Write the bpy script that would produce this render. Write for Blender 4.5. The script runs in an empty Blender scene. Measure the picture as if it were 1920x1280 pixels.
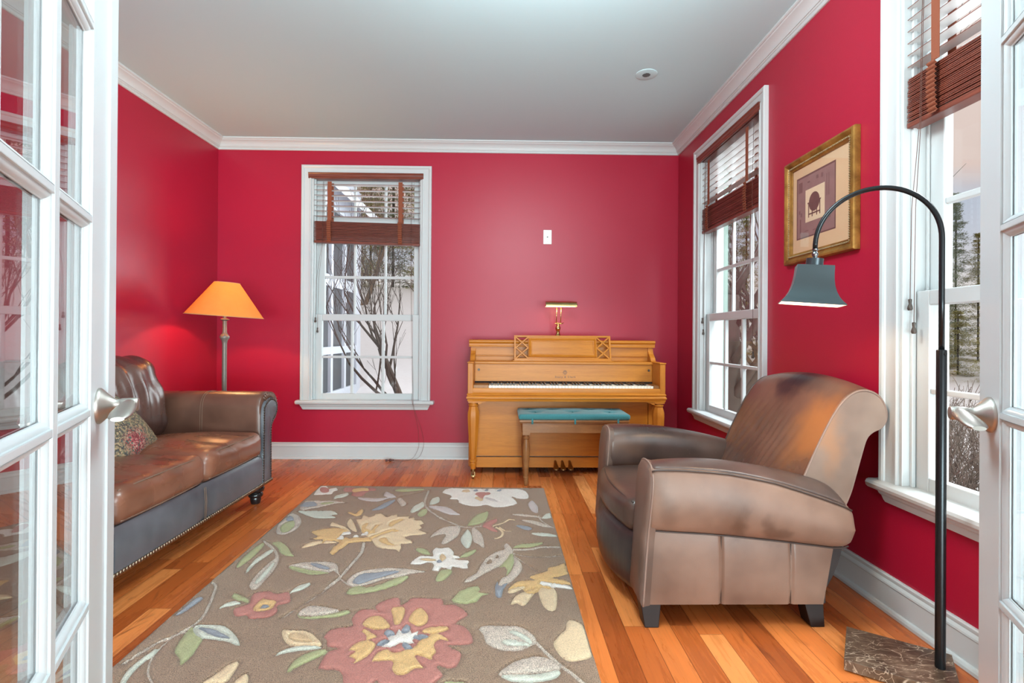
import bpy, bmesh, math, random
import numpy as np
from mathutils import Vector, Matrix, noise
from mathutils.geometry import delaunay_2d_cdt, tessellate_polygon

S = bpy.context.scene
COL = S.collection
PI = math.pi

# ------------------------------------------------------------------ camera
XL, XR, YB, H = -2.376, 1.474, 4.370, 2.645          # room: left wall, right wall, back wall, ceiling
_pi, _ya, _ro = 0.0030, -0.0181, -0.0069
def _rot():
    c, s = math.cos, math.sin
    Ry = Matrix(((c(_ya), -s(_ya), 0), (s(_ya), c(_ya), 0), (0, 0, 1)))
    Rp = Matrix(((1, 0, 0), (0, c(_pi), -s(_pi)), (0, s(_pi), c(_pi))))
    Rr = Matrix(((c(_ro), 0, s(_ro)), (0, 1, 0), (-s(_ro), 0, c(_ro))))
    return Ry @ Rp @ Rr
_M = _rot()
cam_data = bpy.data.cameras.new('camera')
cam = bpy.data.objects.new('camera', cam_data)
COL.objects.link(cam)
_r, _f, _u = _M @ Vector((1, 0, 0)), _M @ Vector((0, 1, 0)), _M @ Vector((0, 0, 1))
cam.matrix_world = Matrix(((_r.x, _u.x, -_f.x, 0), (_r.y, _u.y, -_f.y, 0), (_r.z, _u.z, -_f.z, 1.03), (0, 0, 0, 1)))
cam_data.sensor_width = 36.0
cam_data.lens = 976.27 * 36 / 1920
cam_data.shift_x = (960 - 960.56) / 1920
cam_data.shift_y = (626.87 - 640) / 1920
cam_data.clip_start = 0.02
cam_data.clip_end = 500
S.camera = cam

# ------------------------------------------------------------------ colour management
S.view_settings.view_transform = 'Standard'
S.view_settings.look = 'None'
S.view_settings.gamma = 1
S.view_settings.use_curve_mapping = False
S.view_settings.exposure = 0.0

# ------------------------------------------------------------------ node helpers
def srgb(r, g, b):
    def f(v):
        v /= 255.0
        return v / 12.92 if v <= 0.04045 else ((v + 0.055) / 1.055) ** 2.4
    return (f(r), f(g), f(b), 1.0)

class NT:
    """a small wrapper to write node trees shortly"""
    def __init__(self, tree):
        self.t = tree
        self.n = tree.nodes
        self.l = tree.links
    def add(self, kind, **kw):
        nd = self.n.new(kind)
        for k, v in kw.items():
            setattr(nd, k, v)
        return nd
    def put(self, sock, val):
        if val is None:
            return
        if isinstance(val, bpy.types.NodeSocket):
            self.l.new(val, sock)
        elif isinstance(val, bpy.types.Node):
            self.l.new(val.outputs[0], sock)
        else:
            sock.default_value = val
    def math(self, op, a, b=None, c=None, clamp=False):
        nd = self.add('ShaderNodeMath', operation=op, use_clamp=clamp)
        for i, v in enumerate((a, b, c)):
            self.put(nd.inputs[i], v)
        return nd.outputs[0]
    def mix(self, fac, a, b, blend='MIX'):
        nd = self.add('ShaderNodeMix', data_type='RGBA', blend_type=blend)
        self.put(nd.inputs[0], fac); self.put(nd.inputs[6], a); self.put(nd.inputs[7], b)
        return nd.outputs[2]
    def ramp(self, fac, stops, interp='LINEAR'):
        nd = self.add('ShaderNodeValToRGB')
        cr = nd.color_ramp
        cr.interpolation = interp
        while len(cr.elements) < len(stops):
            cr.elements.new(0.5)
        for e, (p, c) in zip(cr.elements, stops):
            e.position = p
            e.color = c if len(c) == 4 else (c[0], c[1], c[2], 1)
        self.put(nd.inputs[0], fac)
        return nd.outputs[0]
    def noise(self, vec=None, scale=5, detail=2, rough=0.5, dist=0, dim='3D'):
        nd = self.add('ShaderNodeTexNoise', noise_dimensions=dim)
        if vec is not None:
            self.put(nd.inputs['Vector'], vec)
        nd.inputs['Scale'].default_value = scale
        nd.inputs['Detail'].default_value = detail
        nd.inputs['Roughness'].default_value = rough
        nd.inputs['Distortion'].default_value = dist
        return nd
    def obj(self):
        return self.add('ShaderNodeTexCoord').outputs['Object']
    def geo(self):
        return self.add('ShaderNodeNewGeometry').outputs['Position']
    def mapping(self, vec, loc=(0, 0, 0), rot=(0, 0, 0), scale=(1, 1, 1)):
        nd = self.add('ShaderNodeMapping')
        self.put(nd.inputs[0], vec)
        nd.inputs[1].default_value = loc
        nd.inputs[2].default_value = rot
        nd.inputs[3].default_value = scale
        return nd.outputs[0]
    def sep(self, vec):
        nd = self.add('ShaderNodeSeparateXYZ')
        self.put(nd.inputs[0], vec)
        return nd.outputs
    def comb(self, x, y, z):
        nd = self.add('ShaderNodeCombineXYZ')
        for i, v in enumerate((x, y, z)):
            self.put(nd.inputs[i], v)
        return nd.outputs[0]
    def bump(self, height, strength=0.2, distance=0.01):
        nd = self.add('ShaderNodeBump')
        nd.inputs['Strength'].default_value = strength
        nd.inputs['Distance'].default_value = distance
        self.put(nd.inputs['Height'], height)
        return nd.outputs[0]
    def blob(self, pos, c, r, soft=0.5):
        """1 inside an ellipsoid blob at c with radii r, falling to 0"""
        nd = self.mapping(pos, loc=(-c[0] / r[0], -c[1] / r[1], -c[2] / r[2]), scale=(1 / r[0], 1 / r[1], 1 / r[2]))
        ln = self.add('ShaderNodeVectorMath', operation='LENGTH')
        self.put(ln.inputs[0], nd)
        mr = self.add('ShaderNodeMapRange', interpolation_type='SMOOTHSTEP')
        self.put(mr.inputs[0], ln.outputs['Value'])
        mr.inputs[1].default_value = 1.0
        mr.inputs[2].default_value = soft
        mr.inputs[3].default_value = 0.0
        mr.inputs[4].default_value = 1.0
        return mr.outputs[0]

def new_mat(name):
    m = bpy.data.materials.new(name)
    m.use_nodes = True
    nt = NT(m.node_tree)
    b = nt.n['Principled BSDF']
    return m, nt, b

def pmat(name, col, rough=0.5, metal=0.0, spec=0.5, bump=None, var=0.0, var_scale=8, coat=0.0, sheen=0.0):
    m, nt, b = new_mat(name)
    b.inputs['Roughness'].default_value = rough
    b.inputs['Metallic'].default_value = metal
    b.inputs['Specular IOR Level'].default_value = spec
    b.inputs['Coat Weight'].default_value = coat
    b.inputs['Sheen Weight'].default_value = sheen
    if var > 0:
        n = nt.noise(nt.obj(), scale=var_scale, detail=4)
        c = nt.mix(n.outputs['Fac'], tuple(v * (1 - var) for v in col[:3]) + (1,), tuple(min(1, v * (1 + var)) for v in col[:3]) + (1,))
        nt.put(b.inputs['Base Color'], c)
    else:
        b.inputs['Base Color'].default_value = col
    if bump:
        n = nt.noise(nt.obj(), scale=bump[0], detail=3)
        nt.put(b.inputs['Normal'], nt.bump(n.outputs['Fac'], bump[1], bump[2] if len(bump) > 2 else 0.002))
    return m

# ------------------------------------------------------------------ world: a winter sky with thin pinkish cloud
W = bpy.data.worlds.new('winter_sky')
S.world = W
W.use_nodes = True
wt = NT(W.node_tree)
_bg = wt.n['Background']
_d = wt.add('ShaderNodeTexCoord').outputs['Generated']
_z = wt.sep(_d)[2]
_cl = wt.noise(wt.mapping(_d, scale=(2.2, 2.2, 7.0)), scale=1.6, detail=6, rough=0.55)
_zz = wt.math('ADD', _z, wt.math('MULTIPLY', wt.math('SUBTRACT', _cl.outputs['Fac'], 0.5), 0.10))
_sky = wt.ramp(_zz, [(0.0, (0.70, 0.66, 0.64)), (0.09, (0.80, 0.74, 0.72)), (0.145, (0.62, 0.64, 0.72)), (0.19, (0.55, 0.60, 0.70)), (0.25, (0.80, 0.64, 0.58)), (0.36, (0.86, 0.70, 0.64)), (0.6, (1.0, 0.97, 0.98)), (1.0, (1.15, 1.15, 1.2))])
wt.put(_bg.inputs[0], _sky)
_bg.inputs[1].default_value = 1.0

# ------------------------------------------------------------------ large lights: added daylight panels outside the windows and added fill behind the camera
def area_light(name, loc, target, size, size_y, power, color=(1, 1, 1)):
    ld = bpy.data.lights.new(name, 'AREA')
    ld.shape = 'RECTANGLE'
    ld.size, ld.size_y = size, size_y
    ld.energy = power
    ld.color = color
    o = bpy.data.objects.new(name, ld)
    COL.objects.link(o)
    o.location = loc
    o.rotation_euler = (Vector(target) - Vector(loc)).to_track_quat('-Z', 'Y').to_euler()
    return o
area_light('rear_fill', (1.1, -9.0, 2.0), (-0.3, 3.0, 1.3), 5.2, 3.2, 300, (0.84, 0.97, 1.0))  # added fill through the open side, no hall window stands there
area_light('ceiling_wash_fill', (1.3, -3.4, 0.5), (0.6, 3.2, 2.645), 4.2, 0.8, 380, (0.70, 0.95, 1.0))  # added low uplight that brightens the ceiling, no source of its own
area_light('side_window_daylight', (3.6, 2.2, 4.3), (0.2, 2.4, 1.0), 4.5, 1.6, 620, (0.84, 0.95, 1.0))
area_light('back_wall_sheen_fill', (2.7, -2.2, 1.9), (1.4, 2.0, 1.5), 1.8, 3.0, 190, (0.86, 0.96, 1.0))  # added panel out of view, puts window sheen on the back wall
area_light('left_wall_sheen_fill', (1.6, 8.0, 2.4), (-1.2, 4.2, 1.5), 2.2, 3.2, 330, (0.86, 0.96, 1.0))  # added panel out of view, gives the left wall its window sheen
def point(name, loc, power, col, r=0.04):
    ld = bpy.data.lights.new(name, 'POINT')
    ld.energy = power
    ld.color = col
    ld.shadow_soft_size = r
    o = bpy.data.objects.new(name, ld)
    COL.objects.link(o)
    o.location = loc
    return o
point('overhead_fill_light', (0.15, 1.55, 2.30), 92, (0.84, 0.97, 1.0), 0.22)      # added overhead fill with no fixture, above the top of the frame

# ------------------------------------------------------------------ mesh helpers
class MB:
    """collects shapes; build() links them as one mesh object"""
    def __init__(self):
        self.v, self.f, self.mi = [], [], []
        self.cur = 0
    def add(self, vs, fs):
        o = len(self.v)
        self.v += [tuple(p) for p in vs]
        self.f += [tuple(i + o for i in f) for f in fs]
        self.mi += [self.cur] * len(fs)
        return self
    def box(self, x0, x1, y0, y1, z0, z1):
        vs = [(x0, y0, z0), (x1, y0, z0), (x1, y1, z0), (x0, y1, z0), (x0, y0, z1), (x1, y0, z1), (x1, y1, z1), (x0, y1, z1)]
        return self.add(vs, [(0, 3, 2, 1), (4, 5, 6, 7), (0, 1, 5, 4), (1, 2, 6, 5), (2, 3, 7, 6), (3, 0, 4, 7)])
    def obox(self, c, ax, ay, az):
        c, ax, ay, az = Vector(c), Vector(ax), Vector(ay), Vector(az)
        vs = [c + sx * ax + sy * ay + sz * az for sz in (-1, 1) for sx, sy in ((-1, -1), (1, -1), (1, 1), (-1, 1))]
        return self.add(vs, [(0, 3, 2, 1), (4, 5, 6, 7), (0, 1, 5, 4), (1, 2, 6, 5), (2, 3, 7, 6), (3, 0, 4, 7)])
    def bar(self, a, b, w, t=None, up=(0, 0, 1)):
        a, b = Vector(a), Vector(b)
        d = (b - a)
        L = d.length / 2
        d.normalize()
        s = d.cross(Vector(up))
        if s.length < 1e-4:
            s = d.cross(Vector((1, 0, 0)))
        s.normalize()
        u = s.cross(d)
        return self.obox((a + b) / 2, d * L, s * w / 2, u * (t or w) / 2)
    def loft(self, loops, closed=True, cap0=True, cap1=True):
        n = len(loops[0])
        vs = [p for lp in loops for p in lp]
        fs = []
        for i in range(len(loops) - 1):
            for j in range(n if closed else n - 1):
                k = (j + 1) % n
                fs.append((i * n + j, i * n + k, (i + 1) * n + k, (i + 1) * n + j))
        if cap0:
            fs.append(tuple(range(n))[::-1])
        if cap1:
            o = (len(loops) - 1) * n
            fs.append(tuple(o + j for j in range(n)))
        return self.add(vs, fs)
    def lathe(self, prof, c=(0, 0, 0), seg=24, axis='z', cap=True, ph=0.0):
        loops = []
        for r, z in prof:
            lp = []
            for i in range(seg):
                a = 2 * PI * i / seg + ph
                x, y = r * math.cos(a), r * math.sin(a)
                p = {'z': (x, y, z), 'x': (z, x, y), 'y': (y, z, x)}[axis]
                lp.append((p[0] + c[0], p[1] + c[1], p[2] + c[2]))
            loops.append(lp)
        return self.loft(loops, True, cap, cap)
    def tube(self, pts, r, seg=10, cap=True):
        pts = [Vector(p) for p in pts]
        n = len(pts)
        rs = r if isinstance(r, (list, tuple)) else [r] * n
        t0 = (pts[1] - pts[0]).normalized()
        s = t0.orthogonal().normalized()
        loops = []
        for i in range(n):
            t = (pts[min(i + 1, n - 1)] - pts[max(i - 1, 0)])
            if t.length < 1e-9:
                t = t0
            t.normalize()
            s = (s - t * s.dot(t))
            if s.length < 1e-6:
                s = t.orthogonal()
            s.normalize()
            b = t.cross(s)
            loops.append([pts[i] + rs[i] * (math.cos(2 * PI * k / seg) * s + math.sin(2 * PI * k / seg) * b) for k in range(seg)])
        return self.loft(loops, True, cap, cap)
    def ball(self, c, r, seg=12, rings=8, sq=(1, 1, 1)):
        loops = []
        for i in range(rings + 1):
            a = -PI / 2 + PI * i / rings
            rr, zz = max(math.cos(a), 1e-4) * r, math.sin(a) * r
            loops.append([(c[0] + sq[0] * rr * math.cos(2 * PI * k / seg), c[1] + sq[1] * rr * math.sin(2 * PI * k / seg), c[2] + sq[2] * zz) for k in range(seg)])
        return self.loft(loops)
    def prism(self, poly, fn, t0, t1):
        """poly: 2-D outline; fn(a,b,t)->xyz"""
        n = len(poly)
        vs = [fn(a, b, t0) for a, b in poly] + [fn(a, b, t1) for a, b in poly]
        fs = [(i, (i + 1) % n, n + (i + 1) % n, n + i) for i in range(n)]
        tri = tessellate_polygon([[Vector((a, b, 0)) for a, b in poly]])
        fs += [tuple(t) for t in tri] + [tuple(n + i for i in t[::-1]) for t in tri]
        return self.add(vs, fs)
    def cushion(self, c, s, r, crown=(0, 0, 0), n=14, mat=None, fn=None):
        """a rounded box (half sizes s, edge radius r) with puffed faces"""
        s = Vector(s)
        M = mat or Matrix.Identity(3)
        idx = {}
        vs, fs = [], []
        def tt(i):
            x = -1 + 2 * i / n
            return math.copysign(1 - (1 - abs(x)) ** 1.6, x) if x else 0.0
        def vert(p):
            k = tuple(round(q, 5) for q in p)
            if k in idx:
                return idx[k]
            q = [p[i] * s[i] for i in range(3)]
            inn = [max(-(s[i] - r), min(s[i] - r, q[i])) for i in range(3)]
            d = Vector([q[i] - inn[i] for i in range(3)])
            pos = Vector(inn) + (d.normalized() * r if d.length > 1e-9 else d)
            for ax in range(3):
                if crown[ax]:
                    o = [j for j in range(3) if j != ax]
                    w = 1.0
                    for j in o:
                        w *= 1 - (min(1, abs(pos[j]) / s[j])) ** 2
                    pos[ax] += (1 if pos[ax] > 0 else -1) * crown[ax] * w * min(1, abs(pos[ax]) / s[ax])
            if fn:
                pos = Vector(fn(pos))
            idx[k] = len(vs)
            vs.append(M @ pos + Vector(c))
            return idx[k]
        for ax in range(3):
            a, b = (ax + 1) % 3, (ax + 2) % 3
            for sg in (-1, 1):
                for i in range(n):
                    for j in range(n):
                        q = []
                        for (di, dj) in ((0, 0), (1, 0), (1, 1), (0, 1)):
                            p = [0, 0, 0]
                            p[ax] = sg
                            p[a] = tt(i + di)
                            p[b] = tt(j + dj)
                            q.append(vert(p))
                        fs.append(tuple(q) if sg > 0 else tuple(q[::-1]))
        return self.add(vs, fs)
    def build(self, name, mat, parent=None, smooth=False, bevel=0, subsurf=0, kind=None, bseg=2, angle=35):
        off = WORLD.get(parent.name, Vector((0, 0, 0))) if parent else Vector((0, 0, 0))
        me = bpy.data.meshes.new(name)
        me.from_pydata([(p[0] - off.x, p[1] - off.y, p[2] - off.z) for p in self.v], [], self.f)
        mats = mat if isinstance(mat, (list, tuple)) else [mat]
        for m in mats:
            me.materials.append(m)
        if len(mats) > 1:
            me.polygons.foreach_set('material_index', self.mi)
        bm = bmesh.new()
        bm.from_mesh(me)
        if not bevel:
            bmesh.ops.remove_doubles(bm, verts=bm.verts, dist=1e-6)
        bmesh.ops.recalc_face_normals(bm, faces=bm.faces)
        bm.to_mesh(me)
        bm.free()
        if smooth:
            me.polygons.foreach_set('use_smooth', [True] * len(me.polygons))
            if smooth == 'auto':
                me.set_sharp_from_angle(angle=math.radians(angle))
        me.update()
        o = bpy.data.objects.new(name, me)
        COL.objects.link(o)
        if parent:
            o.parent = parent
        WORLD[o.name] = off
        if bevel:
            md = o.modifiers.new('bevel', 'BEVEL')
            md.width = bevel
            md.segments = bseg
            md.limit_method = 'ANGLE'
            md.angle_limit = math.radians(40)
            md.harden_normals = False
        if subsurf:
            md = o.modifiers.new('subsurf', 'SUBSURF')
            md.levels = md.render_levels = subsurf
        if kind:
            o['kind'] = kind
        return o
WORLD = {}

def thing(name, label, cat, loc, group=None):
    o = bpy.data.objects.new(name, None)
    o.empty_display_size = 0.05
    COL.objects.link(o)
    o.location = loc
    WORLD[o.name] = Vector(loc)
    tag(o, label, cat, group)
    return o
def tag(o, label, cat, group=None):
    o['label'] = label
    o['category'] = cat
    if group:
        o['group'] = group
    return o
def resample(pts, step):
    out, acc = [Vector(pts[0])], 0.0
    for a, b in zip(pts[:-1], pts[1:]):
        a, b = Vector(a), Vector(b)
        L = (b - a).length
        while acc + L >= step:
            a = a + (b - a).normalized() * (step - acc)
            out.append(a)
            L = (b - a).length
            acc = 0.0
        acc += L
    return out
def crv(pts, n=8, closed=False):
    """Catmull-Rom through points (any dimension)"""
    P = [np.array(p, float) for p in pts]
    m = len(P)
    out = []
    for i in range(m if closed else m - 1):
        p0 = P[(i - 1) % m] if closed or i > 0 else P[0]
        p1, p2 = P[i], P[(i + 1) % m]
        p3 = P[(i + 2) % m] if closed or i + 2 < m else P[-1]
        for k in range(n):
            t = k / n
            out.append(tuple(0.5 * ((2 * p1) + (-p0 + p2) * t + (2 * p0 - 5 * p1 + 4 * p2 - p3) * t * t + (-p0 + 3 * p1 - 3 * p2 + p3) * t ** 3)))
    if not closed:
        out.append(tuple(P[-1]))
    return out

# ------------------------------------------------------------------ materials
def make_wall_red():
    m, nt, b = new_mat('red_satin_paint')
    n = nt.noise(nt.geo(), scale=1.3, detail=3)
    c = nt.mix(n.outputs['Fac'], (0.355, 0.0062, 0.029, 1), (0.400, 0.0080, 0.036, 1))
    nt.put(b.inputs['Base Color'], c)
    b.inputs['Roughness'].default_value = 0.40
    b.inputs['Specular IOR Level'].default_value = 0.42
    t = nt.noise(nt.geo(), scale=260, detail=2)
    w = nt.noise(nt.geo(), scale=6, detail=2)
    h = nt.math('ADD', t.outputs['Fac'], nt.math('MULTIPLY', w.outputs['Fac'], 2.5))
    nt.put(b.inputs['Normal'], nt.bump(h, 0.10, 0.003))
    return m
RED = make_wall_red()
WHITE = pmat('white_trim_paint', (0.545, 0.568, 0.57, 1), rough=0.32, spec=0.5)
CEIL = pmat('ceiling_paint', (0.50, 0.665, 0.70, 1), rough=0.85, spec=0.2)
DOORW = pmat('white_door_paint', (0.51, 0.555, 0.57, 1), rough=0.30, spec=0.5)

def make_floor():
    m, nt, b = new_mat('cherry_plank_floor')
    p = nt.sep(nt.geo())
    x, y = p[0], p[1]
    u = nt.math('DIVIDE', nt.math('ADD', x, 10.0), 0.0835)
    row = nt.math('FLOOR', u)
    fr = nt.math('SUBTRACT', u, row)
    wn = nt.add('ShaderNodeTexWhiteNoise', noise_dimensions='1D')
    nt.put(wn.inputs['W'], row)
    ln = nt.math('ADD', nt.math('MULTIPLY', wn.outputs[0], 0.5), 0.62)       # board length differs per row
    v = nt.math('DIVIDE', nt.math('ADD', nt.math('ADD', y, 10.0), nt.math('MULTIPLY', wn.outputs[0], 37.3)), ln)
    brd = nt.math('FLOOR', v)
    fv = nt.math('SUBTRACT', v, brd)
    w2 = nt.add('ShaderNodeTexWhiteNoise', noise_dimensions='2D')
    nt.put(w2.inputs['Vector'], nt.comb(row, brd, 0.0))
    rnd = w2.outputs[0]
    tone = nt.ramp(rnd, [(0.0, srgb(160, 80, 36)), (0.2, srgb(184, 96, 44)), (0.5, srgb(204, 112, 54)), (0.78, srgb(220, 130, 66)), (1.0, srgb(232, 152, 88))])
    # grain: stretched noise with a board-wise shift
    gv = nt.comb(nt.math('ADD', nt.math('MULTIPLY', x, 26.0), nt.math('MULTIPLY', rnd, 91.0)), nt.math('MULTIPLY', y, 2.1), nt.math('MULTIPLY', rnd, 40.0))
    g = nt.noise(gv, scale=1.0, detail=6, rough=0.62, dist=0.9)
    gl = nt.ramp(g.outputs['Fac'], [(0.28, (0.66, 0.60, 0.56)), (0.5, (1, 1, 1)), (0.75, (1.10, 1.08, 1.05))])
    col = nt.mix(0.85, tone, gl, 'MULTIPLY')
    fg = nt.noise(nt.comb(nt.math('MULTIPLY', x, 240.0), nt.math('MULTIPLY', y, 7.0), 0.0), scale=1.0, detail=2)
    col = nt.mix(0.35, col, nt.ramp(fg.outputs['Fac'], [(0.35, (0.78, 0.74, 0.70)), (0.6, (1.05, 1.05, 1.05))]), 'MULTIPLY')
    kn = nt.noise(nt.comb(nt.math('MULTIPLY', x, 9.0), nt.math('MULTIPLY', y, 2.6), rnd), scale=1.0, detail=5, dist=2.0)
    col = nt.mix(nt.ramp(kn.outputs['Fac'], [(0.64, (0, 0, 0)), (0.74, (0.6, 0.6, 0.6))]), col, srgb(92, 40, 18))
    # joints
    e1 = nt.math('LESS_THAN', nt.math('MINIMUM', fr, nt.math('SUBTRACT', 1.0, fr)), 0.014)
    e2 = nt.math('LESS_THAN', nt.math('MULTIPLY', nt.math('MINIMUM', fv, nt.math('SUBTRACT', 1.0, fv)), ln), 0.0012)
    gap = nt.math('MAXIMUM', e1, e2)
    col = nt.mix(nt.math('MULTIPLY', gap, 0.7), col, srgb(84, 38, 18))
    nt.put(b.inputs['Base Color'], col)
    nt.put(b.inputs['Roughness'], nt.math('ADD', nt.math('MULTIPLY', g.outputs['Fac'], 0.12), 0.22))
    b.inputs['Specular IOR Level'].default_value = 0.33
    hgt = nt.math('SUBTRACT', nt.math('MULTIPLY', fg.outputs['Fac'], 0.12), gap)
    nt.put(b.inputs['Normal'], nt.bump(hgt, 0.25, 0.0015))
    return m
FLOOR = make_floor()

def make_glass(name, tint=(1, 1, 1, 1), ior=1.5):
    m, nt, b = new_mat(name)
    nt.n.remove(b)
    out = nt.n['Material Output']
    tr = nt.add('ShaderNodeBsdfTransparent')
    tr.inputs[0].default_value = tint
    gl = nt.add('ShaderNodeBsdfGlossy')
    gl.inputs['Roughness'].default_value = 0.0
    geo = nt.add('ShaderNodeNewGeometry')
    dt = nt.add('ShaderNodeVectorMath', operation='DOT_PRODUCT')
    nt.put(dt.inputs[0], geo.outputs['Incoming'])
    nt.put(dt.inputs[1], geo.outputs['Normal'])
    f0 = ((ior - 1) / (ior + 1)) ** 2
    k = nt.math('POWER', nt.math('SUBTRACT', 1.0, nt.math('ABSOLUTE', dt.outputs['Value'])), 5.0)
    fr = nt.math('ADD', nt.math('MULTIPLY', k, 1 - f0), f0)          # Schlick, the same from both sides of the thin pane
    mx = nt.add('ShaderNodeMixShader')
    nt.put(mx.inputs[0], fr)
    nt.l.new(tr.outputs[0], mx.inputs[1])
    nt.l.new(gl.outputs[0], mx.inputs[2])
    nt.l.new(mx.outputs[0], out.inputs[0])
    return m
GLASS = make_glass('window_glass', (0.97, 0.98, 0.98, 1), 1.35)
DOORGLASS = make_glass('door_glass', (0.88, 0.90, 0.90, 1), 2.3)

# ------------------------------------------------------------------ room shell
WT = 0.17
ZO0, ZO1 = 0.470, 2.360                    # window openings (under the stool / head)
CW, WW = 0.080, 1.077                      # casing width, outer window width
WIN = {1: ('back', -1.680), 2: ('right', 3.952), 3: ('right', 1.981)}     # far/left outer casing edge
YF = 0.33                                  # room side of the front wall

mb = MB().box(XL - WT, XR + WT, -4.0, YB + WT, -0.12, 0.0)
mb.build('floor', FLOOR, kind='structure')
mb = MB().box(XL - WT, XR + WT, YF - 0.12, YB + WT, H, H + 0.15)
mb.build('ceiling', CEIL, kind='structure')
mb = MB().box(XL - WT, XL, YF - 0.12, YB + WT, 0, H)
mb.build('wall_left', RED, kind='structure')
mb = MB()
a0, a1 = -1.680 + CW, -1.680 + WW - CW
mb.box(XL, a0, YB, YB + WT, 0, H).box(a1, XR + WT, YB, YB + WT, 0, H).box(a0, a1, YB, YB + WT, 0, ZO0).box(a0, a1, YB, YB + WT, ZO1, H)
mb.build('wall_back', RED, kind='structure')
mb = MB()
cuts = sorted([(3.952 - WW + CW, 3.952 - CW), (1.981 - WW + CW, 1.981 - CW)])
y = YF - 0.12
for c0, c1 in cuts:
    mb.box(XR, XR + WT, y, c0, 0, H)
    mb.box(XR, XR + WT, c0, c1, 0, ZO0).box(XR, XR + WT, c0, c1, ZO1, H)
    y = c1
mb.box(XR, XR + WT, y, YB, 0, H)
mb.build('wall_right', RED, kind='structure')

# crown moulding: profile (distance from wall, distance below ceiling)
crown = [(0, 0), (0.080, 0), (0.080, 0.010), (0.074, 0.014), (0.070, 0.014), (0.066, 0.020), (0.058, 0.024), (0.046, 0.031), (0.036, 0.041), (0.029, 0.052),
         (0.026, 0.060), (0.020, 0.060), (0.018, 0.065), (0.012, 0.067), (0.012, 0.080), (0.008, 0.083), (0, 0.083)]
mb = MB()
loops = []
for (cx, cy, dx, dy) in ((XL, YF, 1, 0), (XL, YB, 1, -1), (XR, YB, -1, -1), (XR, YF, -1, 0)):
    loops.append([(cx + dx * d, cy + dy * d, H - e) for d, e in crown])
mb.loft(loops)
mb.build('trim_crown', WHITE, kind='structure', smooth='auto', angle=25)

base = [(0, 0), (0.030, 0), (0.029, 0.010), (0.024, 0.018), (0.015, 0.020), (0.015, 0.098), (0.018, 0.102), (0.017, 0.108), (0.010, 0.118), (0.012, 0.124), (0.012, 0.131), (0.008, 0.135), (0, 0.135)]
def baseboard(name, pts):
    mb = MB()
    mb.loft([[(cx + dx * d, cy + dy * d, e) for d, e in base] for cx, cy, dx, dy in pts])
    mb.build(name, WHITE, kind='structure', smooth='auto', angle=25)
baseboard('baseboard_left', ((XL, YF, 1, 0), (XL, YB, 1, -1)))
baseboard('baseboard_back', ((XL, YB, 1, -1), (XR, YB, -1, -1)))
baseboard('baseboard_right', ((XR, YB, -1, -1), (XR, YF, -1, 0)))

# ------------------------------------------------------------------ windows
def wfun(n):
    side, e = WIN[n]
    if side == 'back':
        return lambda u, v, z: (e + u, YB + v, z)
    return lambda u, v, z: (XR + v, e - u, z)
def wbox(mb, F, u0, u1, v0, v1, z0, z1):
    vs = [F(u, v, z) for z in (z0, z1) for u, v in ((u0, v0), (u1, v0), (u1, v1), (u0, v1))]
    return mb.add(vs, [(0, 3, 2, 1), (4, 5, 6, 7), (0, 1, 5, 4), (1, 2, 6, 5), (2, 3, 7, 6), (3, 0, 4, 7)])
CASE = [(0, 0.002), (0, 0.012), (0.004, 0.017), (0.011, 0.017), (0.015, 0.012), (0.018, 0.012), (0.055, 0.017), (0.057, 0.022), (0.063, 0.027), (0.075, 0.028), (0.080, 0.024), (0.080, 0)]
VERDARK = pmat('weathered_metal', (0.05, 0.048, 0.045, 1), rough=0.4, metal=0.6)
def build_sash(name, F, root, us, zs, v, th, mun=0.022, lock=False):
    """us: outer u0, glass edges..., outer u1 ; a sash with muntins; glass is a sub-part"""
    u0, u1 = us[0], us[-1]
    z0, z1 = zs[0], zs[-1]
    gu, gz = us[1:-1], zs[1:-1]
    mb = MB()
    wbox(mb, F, u0, gu[0], v, v + th, z0, z1)
    wbox(mb, F, gu[-1], u1, v, v + th, z0, z1)
    wbox(mb, F, gu[0], gu[-1], v, v + th, z0, gz[0])
    wbox(mb, F, gu[0], gu[-1], v, v + th, gz[-1], z1)
    for i in range(1, len(gu) - 1, 2):
        wbox(mb, F, gu[i], gu[i + 1], v + 0.006, v + th - 0.006, gz[0], gz[-1])
    for i in range(1, len(gz) - 1, 2):
        wbox(mb, F, gu[0], gu[-1], v + 0.005, v + th - 0.005, gz[i], gz[i + 1])
    s = mb.build(name, WHITE, root, bevel=0.004)
    mb = MB()
    wbox(mb, F, gu[0], gu[-1], v + th / 2 - 0.001, v + th / 2 + 0.001, gz[0], gz[-1])
    mb.build('glass', GLASS, s)
    return s
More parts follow.
